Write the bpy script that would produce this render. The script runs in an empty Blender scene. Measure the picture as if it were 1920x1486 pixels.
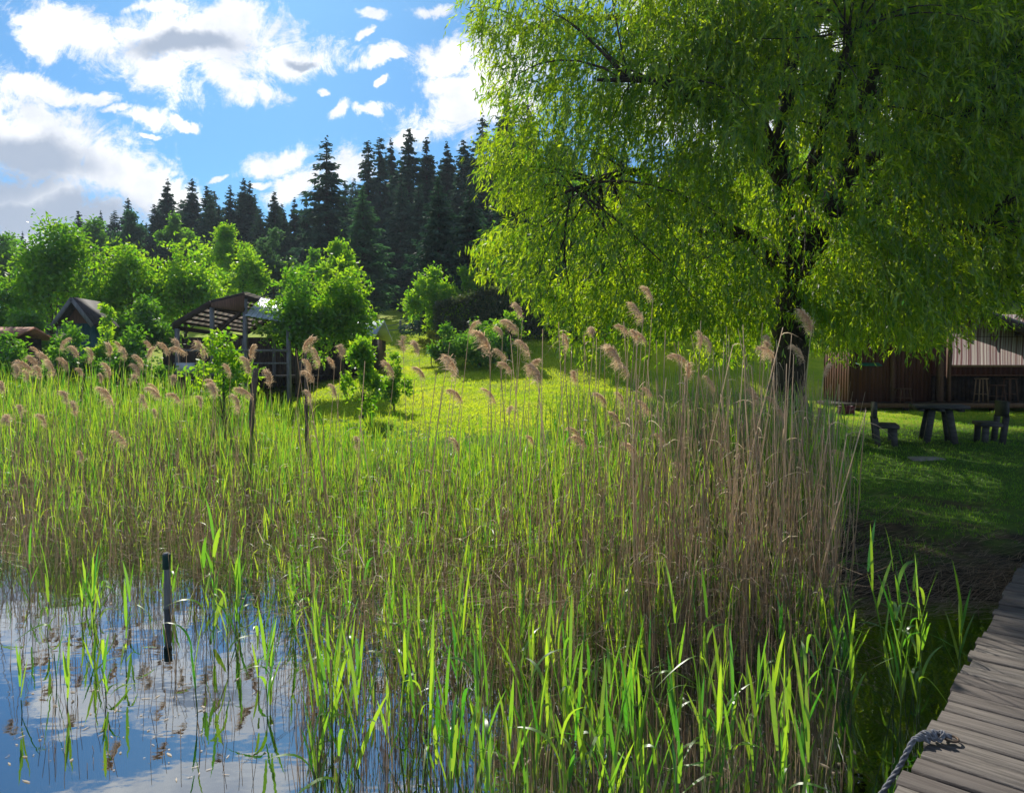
import bpy, math, random
import numpy as np
from mathutils import Vector, Matrix
PI = math.pi
rng = np.random.default_rng(11)
random.seed(5)
S = bpy.context.scene
COL = S.collection

# ------------------------------------------------------------------ camera
F = 1300.0; CX = 960.0; CY = 743.0; PITCH = math.atan(43 / F); EYE = 2.05
cam_d = bpy.data.cameras.new('camera'); cam = bpy.data.objects.new('camera', cam_d); COL.objects.link(cam)
cam_d.sensor_width = 36; cam_d.lens = F / 1920 * 36; cam_d.clip_start = 0.05; cam_d.clip_end = 4000
cam.location = (0, 0, EYE); cam.rotation_euler = (PI / 2 - PITCH, 0, 0)
S.camera = cam

def ray(px, py):
    u = CY - py; c, s = math.cos(PITCH), math.sin(PITCH)
    return np.array([px - CX, c * F + s * u, -s * F + c * u])
def P(px, py, D):
    "the world point seen at photo pixel (px, py), D metres ahead"
    r = ray(px, py); r = r / r[1] * D
    return np.array([r[0], D, EYE + r[2]])

# ------------------------------------------------------------------ exposure, sun, sky
S.view_settings.view_transform = 'Standard'; S.view_settings.look = 'None'
S.view_settings.gamma = 1.0; S.view_settings.exposure = 0.3
S.render.engine = 'CYCLES'
cy = S.cycles
cy.max_bounces = 8; cy.diffuse_bounces = 3; cy.glossy_bounces = 3; cy.transmission_bounces = 5; cy.transparent_max_bounces = 8
cy.use_denoising = True
SUN_EL = math.radians(37); SUN_AZ = math.radians(-19)          # azimuth from +Y towards +X
sd = Vector((math.sin(SUN_AZ) * math.cos(SUN_EL), math.cos(SUN_AZ) * math.cos(SUN_EL), math.sin(SUN_EL)))
sun_d = bpy.data.lights.new('sun', 'SUN'); sun_d.energy = 5.0; sun_d.angle = math.radians(0.53); sun_d.color = (1.0, 0.94, 0.82)
sun = bpy.data.objects.new('sun', sun_d); COL.objects.link(sun)
sun.rotation_euler = sd.to_track_quat('Z', 'Y').to_euler()

def nn(nt, t, **k):
    n = nt.nodes.new(t)
    for a, b in k.items(): setattr(n, a, b)
    return n
def mth(nt, op, a, b=None, c=None, clamp=False):
    n = nn(nt, 'ShaderNodeMath', operation=op, use_clamp=clamp)
    for i, v in enumerate((a, b, c)):
        if v is None: continue
        if isinstance(v, (int, float)): n.inputs[i].default_value = v
        else: nt.links.new(v, n.inputs[i])
    return n.outputs[0]
def mixc(nt, fac, a, b):
    n = nn(nt, 'ShaderNodeMix', data_type='RGBA')
    for i, v in ((0, fac), (6, a), (7, b)):
        if isinstance(v, (int, float)): n.inputs[i].default_value = v
        elif isinstance(v, tuple): n.inputs[i].default_value = (*v[:3], 1)
        else: nt.links.new(v, n.inputs[i])
    return n.outputs[2]
def smooth(nt, v, a, b, lo=0.0, hi=1.0):
    n = nn(nt, 'ShaderNodeMapRange', interpolation_type='SMOOTHSTEP')
    nt.links.new(v, n.inputs[0])
    for i, q in zip((1, 2, 3, 4), (a, b, lo, hi)): n.inputs[i].default_value = q
    return n.outputs[0]
def noise(nt, vec, scale, detail=4, rough=0.55, out=0, dist=0.0):
    n = nn(nt, 'ShaderNodeTexNoise'); n.inputs['Scale'].default_value = scale
    n.inputs['Detail'].default_value = detail; n.inputs['Roughness'].default_value = rough; n.inputs['Distortion'].default_value = dist
    if vec is not None: nt.links.new(vec, n.inputs['Vector'])
    return n.outputs[out]

world = bpy.data.worlds.new('World'); S.world = world; world.use_nodes = True
nt = world.node_tree; nt.nodes.clear()
sky = nn(nt, 'ShaderNodeTexSky', sky_type='NISHITA'); sky.sun_disc = False
sky.sun_elevation = SUN_EL; sky.sun_rotation = SUN_AZ; sky.air_density = 1.0; sky.dust_density = 0.35; sky.ozone_density = 2.5
tc = nn(nt, 'ShaderNodeTexCoord'); sp = nn(nt, 'ShaderNodeSeparateXYZ'); nt.links.new(tc.outputs['Generated'], sp.inputs[0])
yy = mth(nt, 'MAXIMUM', sp.outputs[1], 0.12)
uu = mth(nt, 'DIVIDE', sp.outputs[0], yy); vv = mth(nt, 'DIVIDE', sp.outputs[2], yy)
cb = nn(nt, 'ShaderNodeCombineXYZ'); nt.links.new(uu, cb.inputs[0]); nt.links.new(vv, cb.inputs[1])
uv = cb.outputs[0]
wn = noise(nt, uv, 7.0, 5, 0.6, out=1)
w1 = nn(nt, 'ShaderNodeVectorMath', operation='SUBTRACT'); nt.links.new(wn, w1.inputs[0]); w1.inputs[1].default_value = (.5, .5, .5)
w2 = nn(nt, 'ShaderNodeVectorMath', operation='SCALE'); nt.links.new(w1.outputs[0], w2.inputs[0]); w2.inputs['Scale'].default_value = 0.10
w3 = nn(nt, 'ShaderNodeVectorMath', operation='ADD'); nt.links.new(uv, w3.inputs[0]); nt.links.new(w2.outputs[0], w3.inputs[1])
w4 = nn(nt, 'ShaderNodeVectorMath', operation='MULTIPLY'); nt.links.new(w3.outputs[0], w4.inputs[0]); w4.inputs[1].default_value = (1, 1, 0)
wuv = w4.outputs[0]
def field(blobs):
    acc = None
    for (px, py, rx, ry, rot) in blobs:
        r = ray(px, py); u, v = r[0] / r[1], r[2] / r[1]
        m = nn(nt, 'ShaderNodeMapping', vector_type='TEXTURE')
        m.inputs['Location'].default_value = (u, v, 0); m.inputs['Rotation'].default_value = (0, 0, math.radians(-rot))
        m.inputs['Scale'].default_value = (rx / F, ry / F, 1)
        nt.links.new(wuv, m.inputs['Vector'])
        l = nn(nt, 'ShaderNodeVectorMath', operation='LENGTH'); nt.links.new(m.outputs[0], l.inputs[0])
        o = l.outputs['Value']
        acc = o if acc is None else mth(nt, 'MINIMUM', acc, o)
    return acc
clouds = [(370, 85, 165, 72, 0), (290, 130, 80, 42, 30), (545, 100, 92, 34, -6), (440, 155, 85, 26, 8), (430, 40, 60, 40, 0),
          (150, 45, 110, 46, 10), (80, 70, 50, 26, 20), (300, 8, 60, 12, 0),
          (90, 165, 100, 20, 10), (40, 150, 40, 18, 0), (170, 178, 48, 14, 5),
          (30, 250, 130, 75, 10), (130, 290, 150, 80, 22), (240, 340, 140, 50, 14), (60, 385, 220, 75, 0), (60, 450, 240, 40, 0), (-150, 300, 200, 190, 0),
          (270, 213, 48, 16, 6), (340, 222, 26, 10, 20), (273, 248, 18, 6, 0),
          (640, 203, 26, 13, -35), (708, 199, 30, 13, 0), (722, 146, 14, 9, 0), (720, 100, 46, 13, -12), (708, 24, 20, 9, 10), (815, 15, 42, 13, 12), (690, 60, 18, 6, -20), (600, 160, 16, 6, 10), (250, 60, 40, 14, 20), (210, 200, 22, 7, -10),
          (835, 95, 60, 26, -20), (855, 150, 62, 30, 0), (900, 205, 130, 48, -15), (785, 245, 45, 14, -10), (940, 120, 80, 70, 0), (860, 180, 50, 40, 0),
          (520, 297, 62, 22, -14), (565, 350, 50, 28, -40), (645, 312, 55, 38, -10), (410, 328, 24, 8, -20), (500, 345, 20, 6, -20),
          (350, -110, 260, 42, 10), (60, -190, 160, 50, 0), (760, -170, 160, 40, -10), (1300, -120, 300, 120, 0), (1500, 150, 350, 150, 0)]
greys = [(355, 88, 120, 22, -3), (30, 275, 150, 42, 12), (80, 410, 330, 48, 2), (-40, 330, 160, 60, 0), (560, 100, 40, 10, 0)]
fl = field(clouds)
fine = noise(nt, uv, 13.0, 10, 0.72, dist=0.9)
big = noise(nt, uv, 5.0, 3, 0.5)
fld = mth(nt, 'SUBTRACT', 1.0, fl)
fld = mth(nt, 'ADD', fld, mth(nt, 'MULTIPLY', mth(nt, 'SUBTRACT', fine, 0.5), 2.8))
fld = mth(nt, 'ADD', fld, mth(nt, 'MULTIPLY', mth(nt, 'SUBTRACT', noise(nt, uv, 55.0, 6, 0.7), 0.5), 1.1))
mask = smooth(nt, fld, -0.36, 0.42)
# clouds over the rest of the dome
gn = noise(nt, tc.outputs['Generated'], 3.0, 7, 0.6)
gm = smooth(nt, gn, 0.5, 0.62)
out1 = smooth(nt, mth(nt, 'ABSOLUTE', uu), 0.85, 1.1); out2 = smooth(nt, vv, 0.62, 0.9)
gm = mth(nt, 'MULTIPLY', gm, mth(nt, 'MAXIMUM', out1, out2))
mask = mth(nt, 'MAXIMUM', mask, gm)
gf = field(greys)
gg = smooth(nt, mth(nt, 'ADD', mth(nt, 'SUBTRACT', 1.0, gf), mth(nt, 'MULTIPLY', mth(nt, 'SUBTRACT', big, 0.5), 1.3)), -0.35, 0.55)
cn = smooth(nt, noise(nt, uv, 9.0, 5, 0.55), 0.3, 0.7)
white = mixc(nt, cn, (0.70, 0.74, 0.82), (1.08, 1.07, 1.05))
ccol = mixc(nt, mth(nt, 'MULTIPLY', gg, 0.92), white, (0.33, 0.40, 0.52))
SKY_K = 0.07
skc = nn(nt, 'ShaderNodeMix', data_type='RGBA', blend_type='MULTIPLY'); skc.inputs[0].default_value = 1
nt.links.new(sky.outputs[0], skc.inputs[6]); skc.inputs[7].default_value = (0.52, 1.02, 1.36, 1)
cc = nn(nt, 'ShaderNodeVectorMath', operation='SCALE'); nt.links.new(ccol, cc.inputs[0]); cc.inputs['Scale'].default_value = 1.0 / SKY_K
mx = mixc(nt, mask, skc.outputs[2], cc.outputs[0])
bg = nn(nt, 'ShaderNodeBackground'); nt.links.new(mx, bg.inputs[0]); bg.inputs[1].default_value = SKY_K
wo = nn(nt, 'ShaderNodeOutputWorld'); nt.links.new(bg.outputs[0], wo.inputs[0])

# ------------------------------------------------------------------ materials
def newmat(name):
    m = bpy.data.materials.new(name); m.use_nodes = True; t = m.node_tree; t.nodes.clear()
    return m, t
def leafmat(name, a, b, ta, tb, gloss=0.06, rough=0.35, trans=0.5):
    "a..b reflected colour, ta..tb transmitted colour, varied leaf by leaf"
    m, t = newmat(name)
    at = nn(t, 'ShaderNodeAttribute', attribute_name='rnd'); r = at.outputs['Fac']
    df = nn(t, 'ShaderNodeBsdfDiffuse'); tr = nn(t, 'ShaderNodeBsdfTranslucent'); gl = nn(t, 'ShaderNodeBsdfGlossy')
    t.links.new(mixc(t, r, a, b), df.inputs[0]); t.links.new(mixc(t, r, ta, tb), tr.inputs[0])
    gl.inputs[0].default_value = (1, 1, 1, 1); gl.inputs['Roughness'].default_value = rough
    m1 = nn(t, 'ShaderNodeMixShader'); m1.inputs[0].default_value = trans
    t.links.new(df.outputs[0], m1.inputs[1]); t.links.new(tr.outputs[0], m1.inputs[2])
    m2 = nn(t, 'ShaderNodeMixShader'); m2.inputs[0].default_value = gloss
    t.links.new(m1.outputs[0], m2.inputs[1]); t.links.new(gl.outputs[0], m2.inputs[2])
    o = nn(t, 'ShaderNodeOutputMaterial'); t.links.new(m2.outputs[0], o.inputs[0])
    return m
def surf(name, a, b, scale=6, rough=0.8, stretch=(1, 1, 1), bump=0.3, rndmix=0.0, c=None, detail=6, spec=0.3, metal=0.0):
    "noise-varied principled surface; optional per-face value"
    m, t = newmat(name)
    tcn = nn(t, 'ShaderNodeTexCoord'); mp = nn(t, 'ShaderNodeMapping'); mp.inputs['Scale'].default_value = stretch
    t.links.new(tcn.outputs['Object'], mp.inputs[0])
    n = noise(t, mp.outputs[0], scale, detail, 0.62); f = smooth(t, n, 0.3, 0.7)
    col = mixc(t, f, a, b)
    if rndmix:
        at = nn(t, 'ShaderNodeAttribute', attribute_name='rnd')
        col = mixc(t, mth(t, 'MULTIPLY', at.outputs['Fac'], rndmix), col, c)
    p = nn(t, 'ShaderNodeBsdfPrincipled'); t.links.new(col, p.inputs['Base Color']); p.inputs['Roughness'].default_value = rough
    p.inputs['Specular IOR Level'].default_value = spec; p.inputs['Metallic'].default_value = metal
    if bump:
        bn = nn(t, 'ShaderNodeBump'); bn.inputs['Strength'].default_value = bump; bn.inputs['Distance'].default_value = 0.02
        t.links.new(n, bn.inputs['Height']); t.links.new(bn.outputs[0], p.inputs['Normal'])
    o = nn(t, 'ShaderNodeOutputMaterial'); t.links.new(p.outputs[0], o.inputs[0])
    return m
M = {}
M['willow'] = leafmat('willow_leaf', (.010, .055, .006), (.040, .110, .008), (.06, .30, .005), (.72, .86, .012), .035, .4, .68)
M['bright'] = leafmat('bright_leaf', (.025, .10, .008), (.08, .18, .012), (.17, .52, .010), (.58, .80, .018), .04, .4, .62)
M['green'] = leafmat('green_leaf', (.02, .085, .010), (.06, .15, .014), (.12, .44, .012), (.42, .66, .02), .04, .4, .58)
M['mid'] = leafmat('mid_leaf', (.02, .09, .012), (.05, .13, .016), (.10, .38, .015), (.32, .60, .02), .04, .45, .5)
M['dull'] = leafmat('dull_leaf', (.025, .065, .028), (.05, .10, .04), (.06, .18, .05), (.15, .30, .08), .05, .45, .45)
M['hedge'] = leafmat('hedge_leaf', (.03, .055, .02), (.09, .09, .04), (.06, .14, .02), (.20, .24, .05), .04, .5, .4)
M['spruce'] = leafmat('spruce_needles', (.018, .055, .034), (.045, .10, .055), (.02, .075, .035), (.06, .14, .06), .03, .6, .3)
M['larch'] = leafmat('larch_needles', (.028, .08, .04), (.05, .12, .05), (.05, .16, .05), (.10, .26, .07), .03, .6, .45)
M['lilac'] = leafmat('lilac_flower', (.28, .10, .14), (.42, .2, .24), (.3, .12, .12), (.45, .25, .25), .03, .6, .5)
M['yellow'] = leafmat('yellow_flower', (.3, .3, .01), (.5, .45, .02), (.4, .45, .02), (.6, .6, .03), .03, .6, .5)
M['reed'] = leafmat('reed_leaf', (.03, .12, .010), (.09, .19, .014), (.12, .46, .018), (.62, .78, .03), .05, .42, .60)
M['reedfront'] = leafmat('front_reed_leaf', (.025, .11, .012), (.08, .18, .016), (.09, .40, .02), (.50, .74, .03), .05, .4, .6)
M['reedstem'] = leafmat('reed_stem', (.06, .13, .02), (.14, .2, .04), (.1, .2, .02), (.2, .3, .04), .06, .4, .3)
M['dry'] = leafmat('dry_reed', (.28, .20, .13), (.62, .50, .36), (.36, .25, .15), (.78, .63, .43), .03, .5, .55)
M['plume'] = leafmat('reed_plume', (.55, .38, .24), (.80, .64, .46), (.75, .50, .28), (.95, .75, .48), .02, .6, .5)
M['shade_tint_grass'] = leafmat('shade_tint_grass_blade', (.03, .11, .008), (.07, .17, .01), (.14, .42, .008), (.36, .58, .012), .03, .5, .6)  # darker copy of the grass, willow shade put into its colour
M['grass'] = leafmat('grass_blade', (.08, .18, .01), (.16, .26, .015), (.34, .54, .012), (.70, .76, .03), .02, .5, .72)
M['twig'] = surf('willow_twig', (.10, .09, .03), (.16, .13, .05), 4, .7, bump=0)
M['bark'] = surf('willow_bark', (.018, .013, .011), (.075, .055, .042), 5, .9, (3, 3, .6), 1.0)
M['trunk'] = surf('tree_bark', (.03, .025, .02), (.09, .075, .06), 5, .9, (2, 2, .5), .6)
M['boards'] = surf('weathered_boards', (.060, .051, .045), (.165, .145, .130), 4, .78, (14, .9, 4), .6, .8, (.055, .043, .04), 10)
M['beam'] = surf('jetty_timber', (.06, .045, .035), (.14, .11, .085), 4, .85, (1, 1, 1), .4)
M['redwood'] = surf('red_brown_boards', (.075, .026, .016), (.13, .048, .026), 3, .7, (9, 9, .4), .3, .5, (.045, .018, .012))
M['darkwood'] = surf('dark_timber', (.022, .016, .014), (.06, .04, .03), 4, .8, (1, 1, 1), .3)
M['greywood'] = surf('grey_timber', (.045, .040, .040), (.10, .090, .088), 4, .75, (1.5, 6, 6), .4, .5, (.028, .026, .03))
M['paleboard'] = surf('light_timber', (.20, .12, .07), (.30, .19, .11), 4, .7, (6, 1, 1), .2)
M['post'] = surf('shed_post', (.10, .10, .105), (.20, .20, .21), 5, .8, (3, 3, .5), .2)
M['metal'] = surf('roof_sheet_metal', (.30, .36, .42), (.48, .54, .60), 2, .42, (1, 8, 1), .1, metal=.25)
M['teal'] = surf('teal_paint', (.015, .07, .075), (.03, .11, .11), 3, .6, (1, 1, .5), .1)
M['darkteal'] = surf('dark_teal_paint', (.006, .03, .03), (.012, .05, .045), 8, .5, bump=0)
M['gable'] = surf('brown_gable', (.09, .045, .03), (.15, .08, .05), 4, .8, (8, 1, .6), .2)
M['darkroof'] = surf('dark_roofing', (.03, .026, .028), (.07, .06, .06), 6, .8, (1, 1, 1), .2)
M['tile'] = surf('red_roof_tile', (.34, .13, .07), (.52, .26, .17), 12, .8, (1, 1, 1), .4)
M['roofgrey'] = surf('grey_roofing', (.11, .10, .10), (.20, .19, .19), 6, .8, (1, 1, 1), .2)
M['stone'] = surf('paving_stone', (.16, .14, .13), (.27, .25, .23), 9, .9, (1, 1, 1), .3)
M['rope'] = surf('grey_rope', (.10, .10, .11), (.24, .24, .26), 60, .85, (1, 1, 1), .6)
M['iron'] = surf('iron_ring', (.05, .04, .035), (.14, .09, .06), 30, .6, metal=.6)
M['magenta'] = surf('magenta_plastic', (.09, .006, .025), (.12, .01, .035), 4, .5, bump=0)
M['green_canvas'] = surf('green_canvas', (.01, .10, .06), (.02, .15, .09), 4, .6, bump=.1)
M['white'] = surf('white_paint', (.6, .6, .6), (.78, .78, .78), 8, .5, bump=0)
M['red'] = surf('red_paint', (.45, .02, .02), (.55, .04, .03), 8, .5, bump=0)
# striped canvas
m, t = newmat('striped_canvas')
tcn = nn(t, 'ShaderNodeTexCoord'); s3 = nn(t, 'ShaderNodeSeparateXYZ'); t.links.new(tcn.outputs['Object'], s3.inputs[0])
cbx = nn(t, 'ShaderNodeCombineXYZ'); t.links.new(s3.outputs[0], cbx.inputs[0])
st = noise(t, cbx.outputs[0], 15.0, 2, 0.6)
c1 = mixc(t, smooth(t, st, .47, .53), (.20, .10, .10), (.60, .54, .50))
st2 = noise(t, cbx.outputs[0], 27.0, 1, 0.5)
c2 = mixc(t, smooth(t, st2, .52, .57), c1, (.30, .24, .26))
df = nn(t, 'ShaderNodeBsdfDiffuse'); tr = nn(t, 'ShaderNodeBsdfTranslucent'); mm = nn(t, 'ShaderNodeMixShader'); mm.inputs[0].default_value = .45
t.links.new(c2, df.inputs[0]); t.links.new(c2, tr.inputs[0]); t.links.new(df.outputs[0], mm.inputs[1]); t.links.new(tr.outputs[0], mm.inputs[2])
o = nn(t, 'ShaderNodeOutputMaterial'); t.links.new(mm.outputs[0], o.inputs[0]); M['stripe'] = m
# translucent corrugated sheet
m, t = newmat('translucent_sheet')
tcn = nn(t, 'ShaderNodeTexCoord')
n1 = noise(t, tcn.outputs['Object'], 2.5, 4); cs = mixc(t, n1, (.5, .46, .42), (.75, .68, .62))
df = nn(t, 'ShaderNodeBsdfDiffuse'); tr = nn(t, 'ShaderNodeBsdfTranslucent'); mm = nn(t, 'ShaderNodeMixShader'); mm.inputs[0].default_value = .6
t.links.new(cs, df.inputs[0]); t.links.new(cs, tr.inputs[0]); t.links.new(df.outputs[0], mm.inputs[1]); t.links.new(tr.outputs[0], mm.inputs[2])
o = nn(t, 'ShaderNodeOutputMaterial'); t.links.new(mm.outputs[0], o.inputs[0]); M['sheet'] = m
# ground
m, t = newmat('lakeside_ground')
geo = nn(t, 'ShaderNodeNewGeometry'); sx = nn(t, 'ShaderNodeSeparateXYZ'); t.links.new(geo.outputs['Position'], sx.inputs[0])
pos = geo.outputs['Position']
g1 = smooth(t, noise(t, pos, 0.5, 5), .35, .65); g2 = smooth(t, noise(t, pos, 7.0, 6, .7), .3, .7)
grass = mixc(t, g1, (.25, .36, .008), (.40, .47, .012)); grass = mixc(t, mth(t, 'MULTIPLY', g2, .30), grass, (.06, .11, .01))
mud = mixc(t, smooth(t, noise(t, pos, 5.0, 8, .7), .35, .65), (.02, .014, .008), (.075, .055, .03))
wet = mixc(t, smooth(t, noise(t, pos, 2.2, 6, .65), .35, .65), (.045, .040, .012), (.16, .12, .035))
hz = mth(t, 'ADD', sx.outputs[2], mth(t, 'MULTIPLY', mth(t, 'SUBTRACT', noise(t, pos, 1.1, 7, .68), .5), .62))
shade_tint_grass = mixc(t, g2, (.03, .075, .008), (.07, .13, .01)); grass = mixc(t, smooth(t, sx.outputs[2], .5, .72), shade_tint_grass, grass)  # low lawn painted a deeper green in place of the willow's shade
cg = mixc(t, smooth(t, hz, .12, .28), mud, grass)
cg = mixc(t, smooth(t, sx.outputs[2], -.10, .0), wet, cg)
bare = smooth(t, mth(t, 'ADD', sx.outputs[1], mth(t, 'MULTIPLY', noise(t, pos, .1, 3), 6)), 78, 86)
cg = mixc(t, bare, cg, (.02, .035, .012))
p = nn(t, 'ShaderNodeBsdfPrincipled'); t.links.new(cg, p.inputs['Base Color']); p.inputs['Roughness'].default_value = .95; p.inputs['Specular IOR Level'].default_value = .15
bn = nn(t, 'ShaderNodeBump'); bn.inputs['Strength'].default_value = .8; bn.inputs['Distance'].default_value = .05
t.links.new(noise(t, pos, 9.0, 8, .7), bn.inputs['Height']); t.links.new(bn.outputs[0], p.inputs['Normal'])
o = nn(t, 'ShaderNodeOutputMaterial'); t.links.new(p.outputs[0], o.inputs[0]); M['ground'] = m
# water
m, t = newmat('lake_water')
geo = nn(t, 'ShaderNodeNewGeometry'); mp = nn(t, 'ShaderNodeMapping'); mp.inputs['Scale'].default_value = (1, 1.6, 1); t.links.new(geo.outputs['Position'], mp.inputs[0])
wv = mth(t, 'ADD', mth(t, 'MULTIPLY', noise(t, mp.outputs[0], 2.2, 3, .5), 1.0), mth(t, 'MULTIPLY', noise(t, mp.outputs[0], 14.0, 2, .5), .06))
bn = nn(t, 'ShaderNodeBump'); bn.inputs['Strength'].default_value = .11; bn.inputs['Distance'].default_value = .02; t.links.new(wv, bn.inputs['Height'])
lw = nn(t, 'ShaderNodeFresnel'); lw.inputs['IOR'].default_value = 1.45; t.links.new(bn.outputs[0], lw.inputs['Normal'])
fac = mth(t, 'ADD', mth(t, 'MULTIPLY', lw.outputs[0], .9), .30, clamp=True)
gl = nn(t, 'ShaderNodeBsdfGlossy'); gl.inputs['Roughness'].default_value = .015; gl.inputs[0].default_value = (.86, .93, 1, 1); t.links.new(bn.outputs[0], gl.inputs['Normal'])
tp = nn(t, 'ShaderNodeBsdfTransparent'); tp.inputs[0].default_value = (.36, .33, .20, 1)
mm = nn(t, 'ShaderNodeMixShader'); t.links.new(fac, mm.inputs[0]); t.links.new(tp.outputs[0], mm.inputs[1]); t.links.new(gl.outputs[0], mm.inputs[2])
o = nn(t, 'ShaderNodeOutputMaterial'); t.links.new(mm.outputs[0], o.inputs[0]); M['water'] = m

# ------------------------------------------------------------------ mesh builders
class MB:
    def __init__(s): s.v = []; s.f = []; s.r = []; s.n = 0
    def add(s, v, f, r=None):
        v = np.asarray(v, float).reshape(-1, 3); f = np.asarray(f, int)
        s.v.append(v); s.f.append(f + s.n); s.n += len(v)
        s.r.append(np.full(len(f), random.random()) if r is None else (np.full(len(f), r) if np.isscalar(r) else np.asarray(r)))
        return s
    def mesh(s, name, smooth=False):
        me = bpy.data.meshes.new(name)
        V = np.concatenate(s.v); me.vertices.add(len(V)); me.vertices.foreach_set('co', V.ravel())
        lt = np.concatenate([np.full(len(f), f.shape[1]) for f in s.f]); lp = np.concatenate([f.ravel() for f in s.f])
        me.loops.add(len(lp)); me.loops.foreach_set('vertex_index', lp)
        me.polygons.add(len(lt)); me.polygons.foreach_set('loop_start', np.concatenate([[0], np.cumsum(lt)[:-1]]))
        if smooth: me.polygons.foreach_set('use_smooth', np.ones(len(lt), bool))
        a = me.attributes.new('rnd', 'FLOAT', 'FACE'); a.data.foreach_set('value', np.concatenate(s.r).astype(np.float32))
        me.update(calc_edges=True)
        return me
    def build(s, name, mat, parent=None, smooth=False):
        me = s.mesh(name, smooth); me.materials.append(M[mat])
        o = bpy.data.objects.new(name, me); COL.objects.link(o)
        if parent: o.parent = parent
        return o
    def box(s, c, size, rz=0.0, R=None, r=None):
        sx, sy, sz = [q / 2 for q in size]
        v = np.array([[x, y, z] for x in (-sx, sx) for y in (-sy, sy) for z in (-sz, sz)])
        if R is None: R = np.array([[math.cos(rz), -math.sin(rz), 0], [math.sin(rz), math.cos(rz), 0], [0, 0, 1]])
        v = v @ np.asarray(R).T + np.asarray(c)
        return s.add(v, [[0, 1, 3, 2], [4, 6, 7, 5], [0, 4, 5, 1], [2, 3, 7, 6], [0, 2, 6, 4], [1, 5, 7, 3]], r)
    def beam(s, p0, p1, w, h, r=None, up=(0, 0, 1)):
        p0 = np.asarray(p0, float); p1 = np.asarray(p1, float); d = p1 - p0; L = np.linalg.norm(d); d /= L
        up = np.asarray(up, float)
        if abs(d @ up) > .98: up = np.array([0, 1., 0])
        a = np.cross(d, up); a /= np.linalg.norm(a); b = np.cross(a, d)
        return s.box((p0 + p1) / 2, (L, w, h), R=np.stack([d, a, b], 1), r=r)
    def tube(s, pts, rad, n=8, cap=True, r=None, ovals=None):
        pts = np.asarray(pts, float); K = len(pts); rad = np.broadcast_to(rad, (K,))
        T = np.gradient(pts, axis=0); T /= np.linalg.norm(T, axis=1)[:, None] + 1e-9
        ref = np.array([0, 0, 1.]) if abs(T[0][2]) < .8 else np.array([1., 0, 0])
        A = np.cross(T, ref); A /= np.linalg.norm(A, axis=1)[:, None] + 1e-9; B = np.cross(T, A)
        th = np.arange(n) / n * 2 * PI
        V = pts[:, None] + rad[:, None, None] * (np.cos(th)[None, :, None] * A[:, None] + np.sin(th)[None, :, None] * B[:, None])
        i = np.arange(K - 1)[:, None] * n; j = np.arange(n)[None]; j2 = (j + 1) % n
        f = np.stack([i + j, i + j2, i + n + j2, i + n + j], -1).reshape(-1, 4)
        base = s.n; s.add(V, f, r)
        if cap:
            s.f.append(np.array([list(range(base + n - 1, base - 1, -1))])); s.r.append(np.array([.5]))
            s.f.append(np.array([list(range(base + (K - 1) * n, base + K * n))])); s.r.append(np.array([.5]))
        return s
    def leaves(s, Pn, Dn, L, W, r=None):
        "one rhombic leaf per row"
        n = len(Pn); Dn = Dn / (np.linalg.norm(Dn, axis=1)[:, None] + 1e-9)
        Q = rng.normal(size=(n, 3)); Sd = np.cross(Dn, Q); Sd /= np.linalg.norm(Sd, axis=1)[:, None] + 1e-9
        L = np.broadcast_to(L, (n,))[:, None]; W = np.broadcast_to(W, (n,))[:, None]
        mid = Pn + Dn * L * .45
        V = np.stack([Pn, mid + Sd * W / 2, Pn + Dn * L, mid - Sd * W / 2], 1).reshape(-1, 3)
        return s.add(V, np.arange(n * 4).reshape(-1, 4), rng.random(n) if r is None else r)
    def blades(s, base, d0, bend, L, W, K=4, side=None, r=None, tip=0.06, prof=None):
        "curved ribbons: base (n,3), start direction, bend vector added along the length"
        n = len(base); t = np.linspace(0, 1, K + 1)[None, :, None]; L = np.broadcast_to(L, (n,))[:, None, None]
        d0 = d0 / (np.linalg.norm(d0, axis=1)[:, None] + 1e-9)
        C = base[:, None] + L * (d0[:, None] * t + bend[:, None] * t ** 2)
        if side is None: side = np.cross(d0, rng.normal(size=(n, 3)))
        side = side / (np.linalg.norm(side, axis=1)[:, None] + 1e-9)
        if prof is None: prof = np.array([.55] + [1.0] * (K - 1) + [tip]) if K < 4 else np.interp(np.linspace(0, 1, K + 1), [0, .3, .7, 1], [.5, 1, .75, tip])
        w = np.broadcast_to(W, (n,))[:, None, None] * prof[None, :, None] / 2
        V = np.stack([C - side[:, None] * w, C + side[:, None] * w], 2).reshape(-1, 3)
        o = (np.arange(n) * (K + 1) * 2)[:, None]; k = (np.arange(K) * 2)[None]
        f = np.stack([o + k, o + k + 1, o + k + 3, o + k + 2], -1).reshape(-1, 4)
        rr = rng.random(n) if r is None else np.broadcast_to(r, (n,))
        return s.add(V, f, np.repeat(rr, K))
    def stems(s, base, top, R, K=3, bow=None, r=None):
        "thin three-sided stems from base to top"
        n = len(base); t = np.linspace(0, 1, K + 1)[None, :, None]
        C = base[:, None] * (1 - t) + top[:, None] * t
        if bow is not None: C = C + bow[:, None] * (t * (1 - t) * 4)
        th = rng.random(n) * 6.28
        R = np.broadcast_to(R, (n,))[:, None] * np.linspace(1, .5, K + 1)[None]
        V = []
        for j in range(3):
            a = th + j * 2 * PI / 3; V.append(C + R[..., None] * np.stack([np.cos(a), np.sin(a), a * 0], -1)[:, None])
        V = np.stack(V, 2).reshape(-1, 3)
        o = (np.arange(n) * (K + 1) * 3)[:, None, None]; k = (np.arange(K) * 3)[None, :, None]; j = np.arange(3)[None, None]; j2 = (j + 1) % 3
        f = np.stack(np.broadcast_arrays(o + k + j, o + k + j2, o + k + 3 + j2, o + k + 3 + j), -1).reshape(-1, 4)
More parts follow.
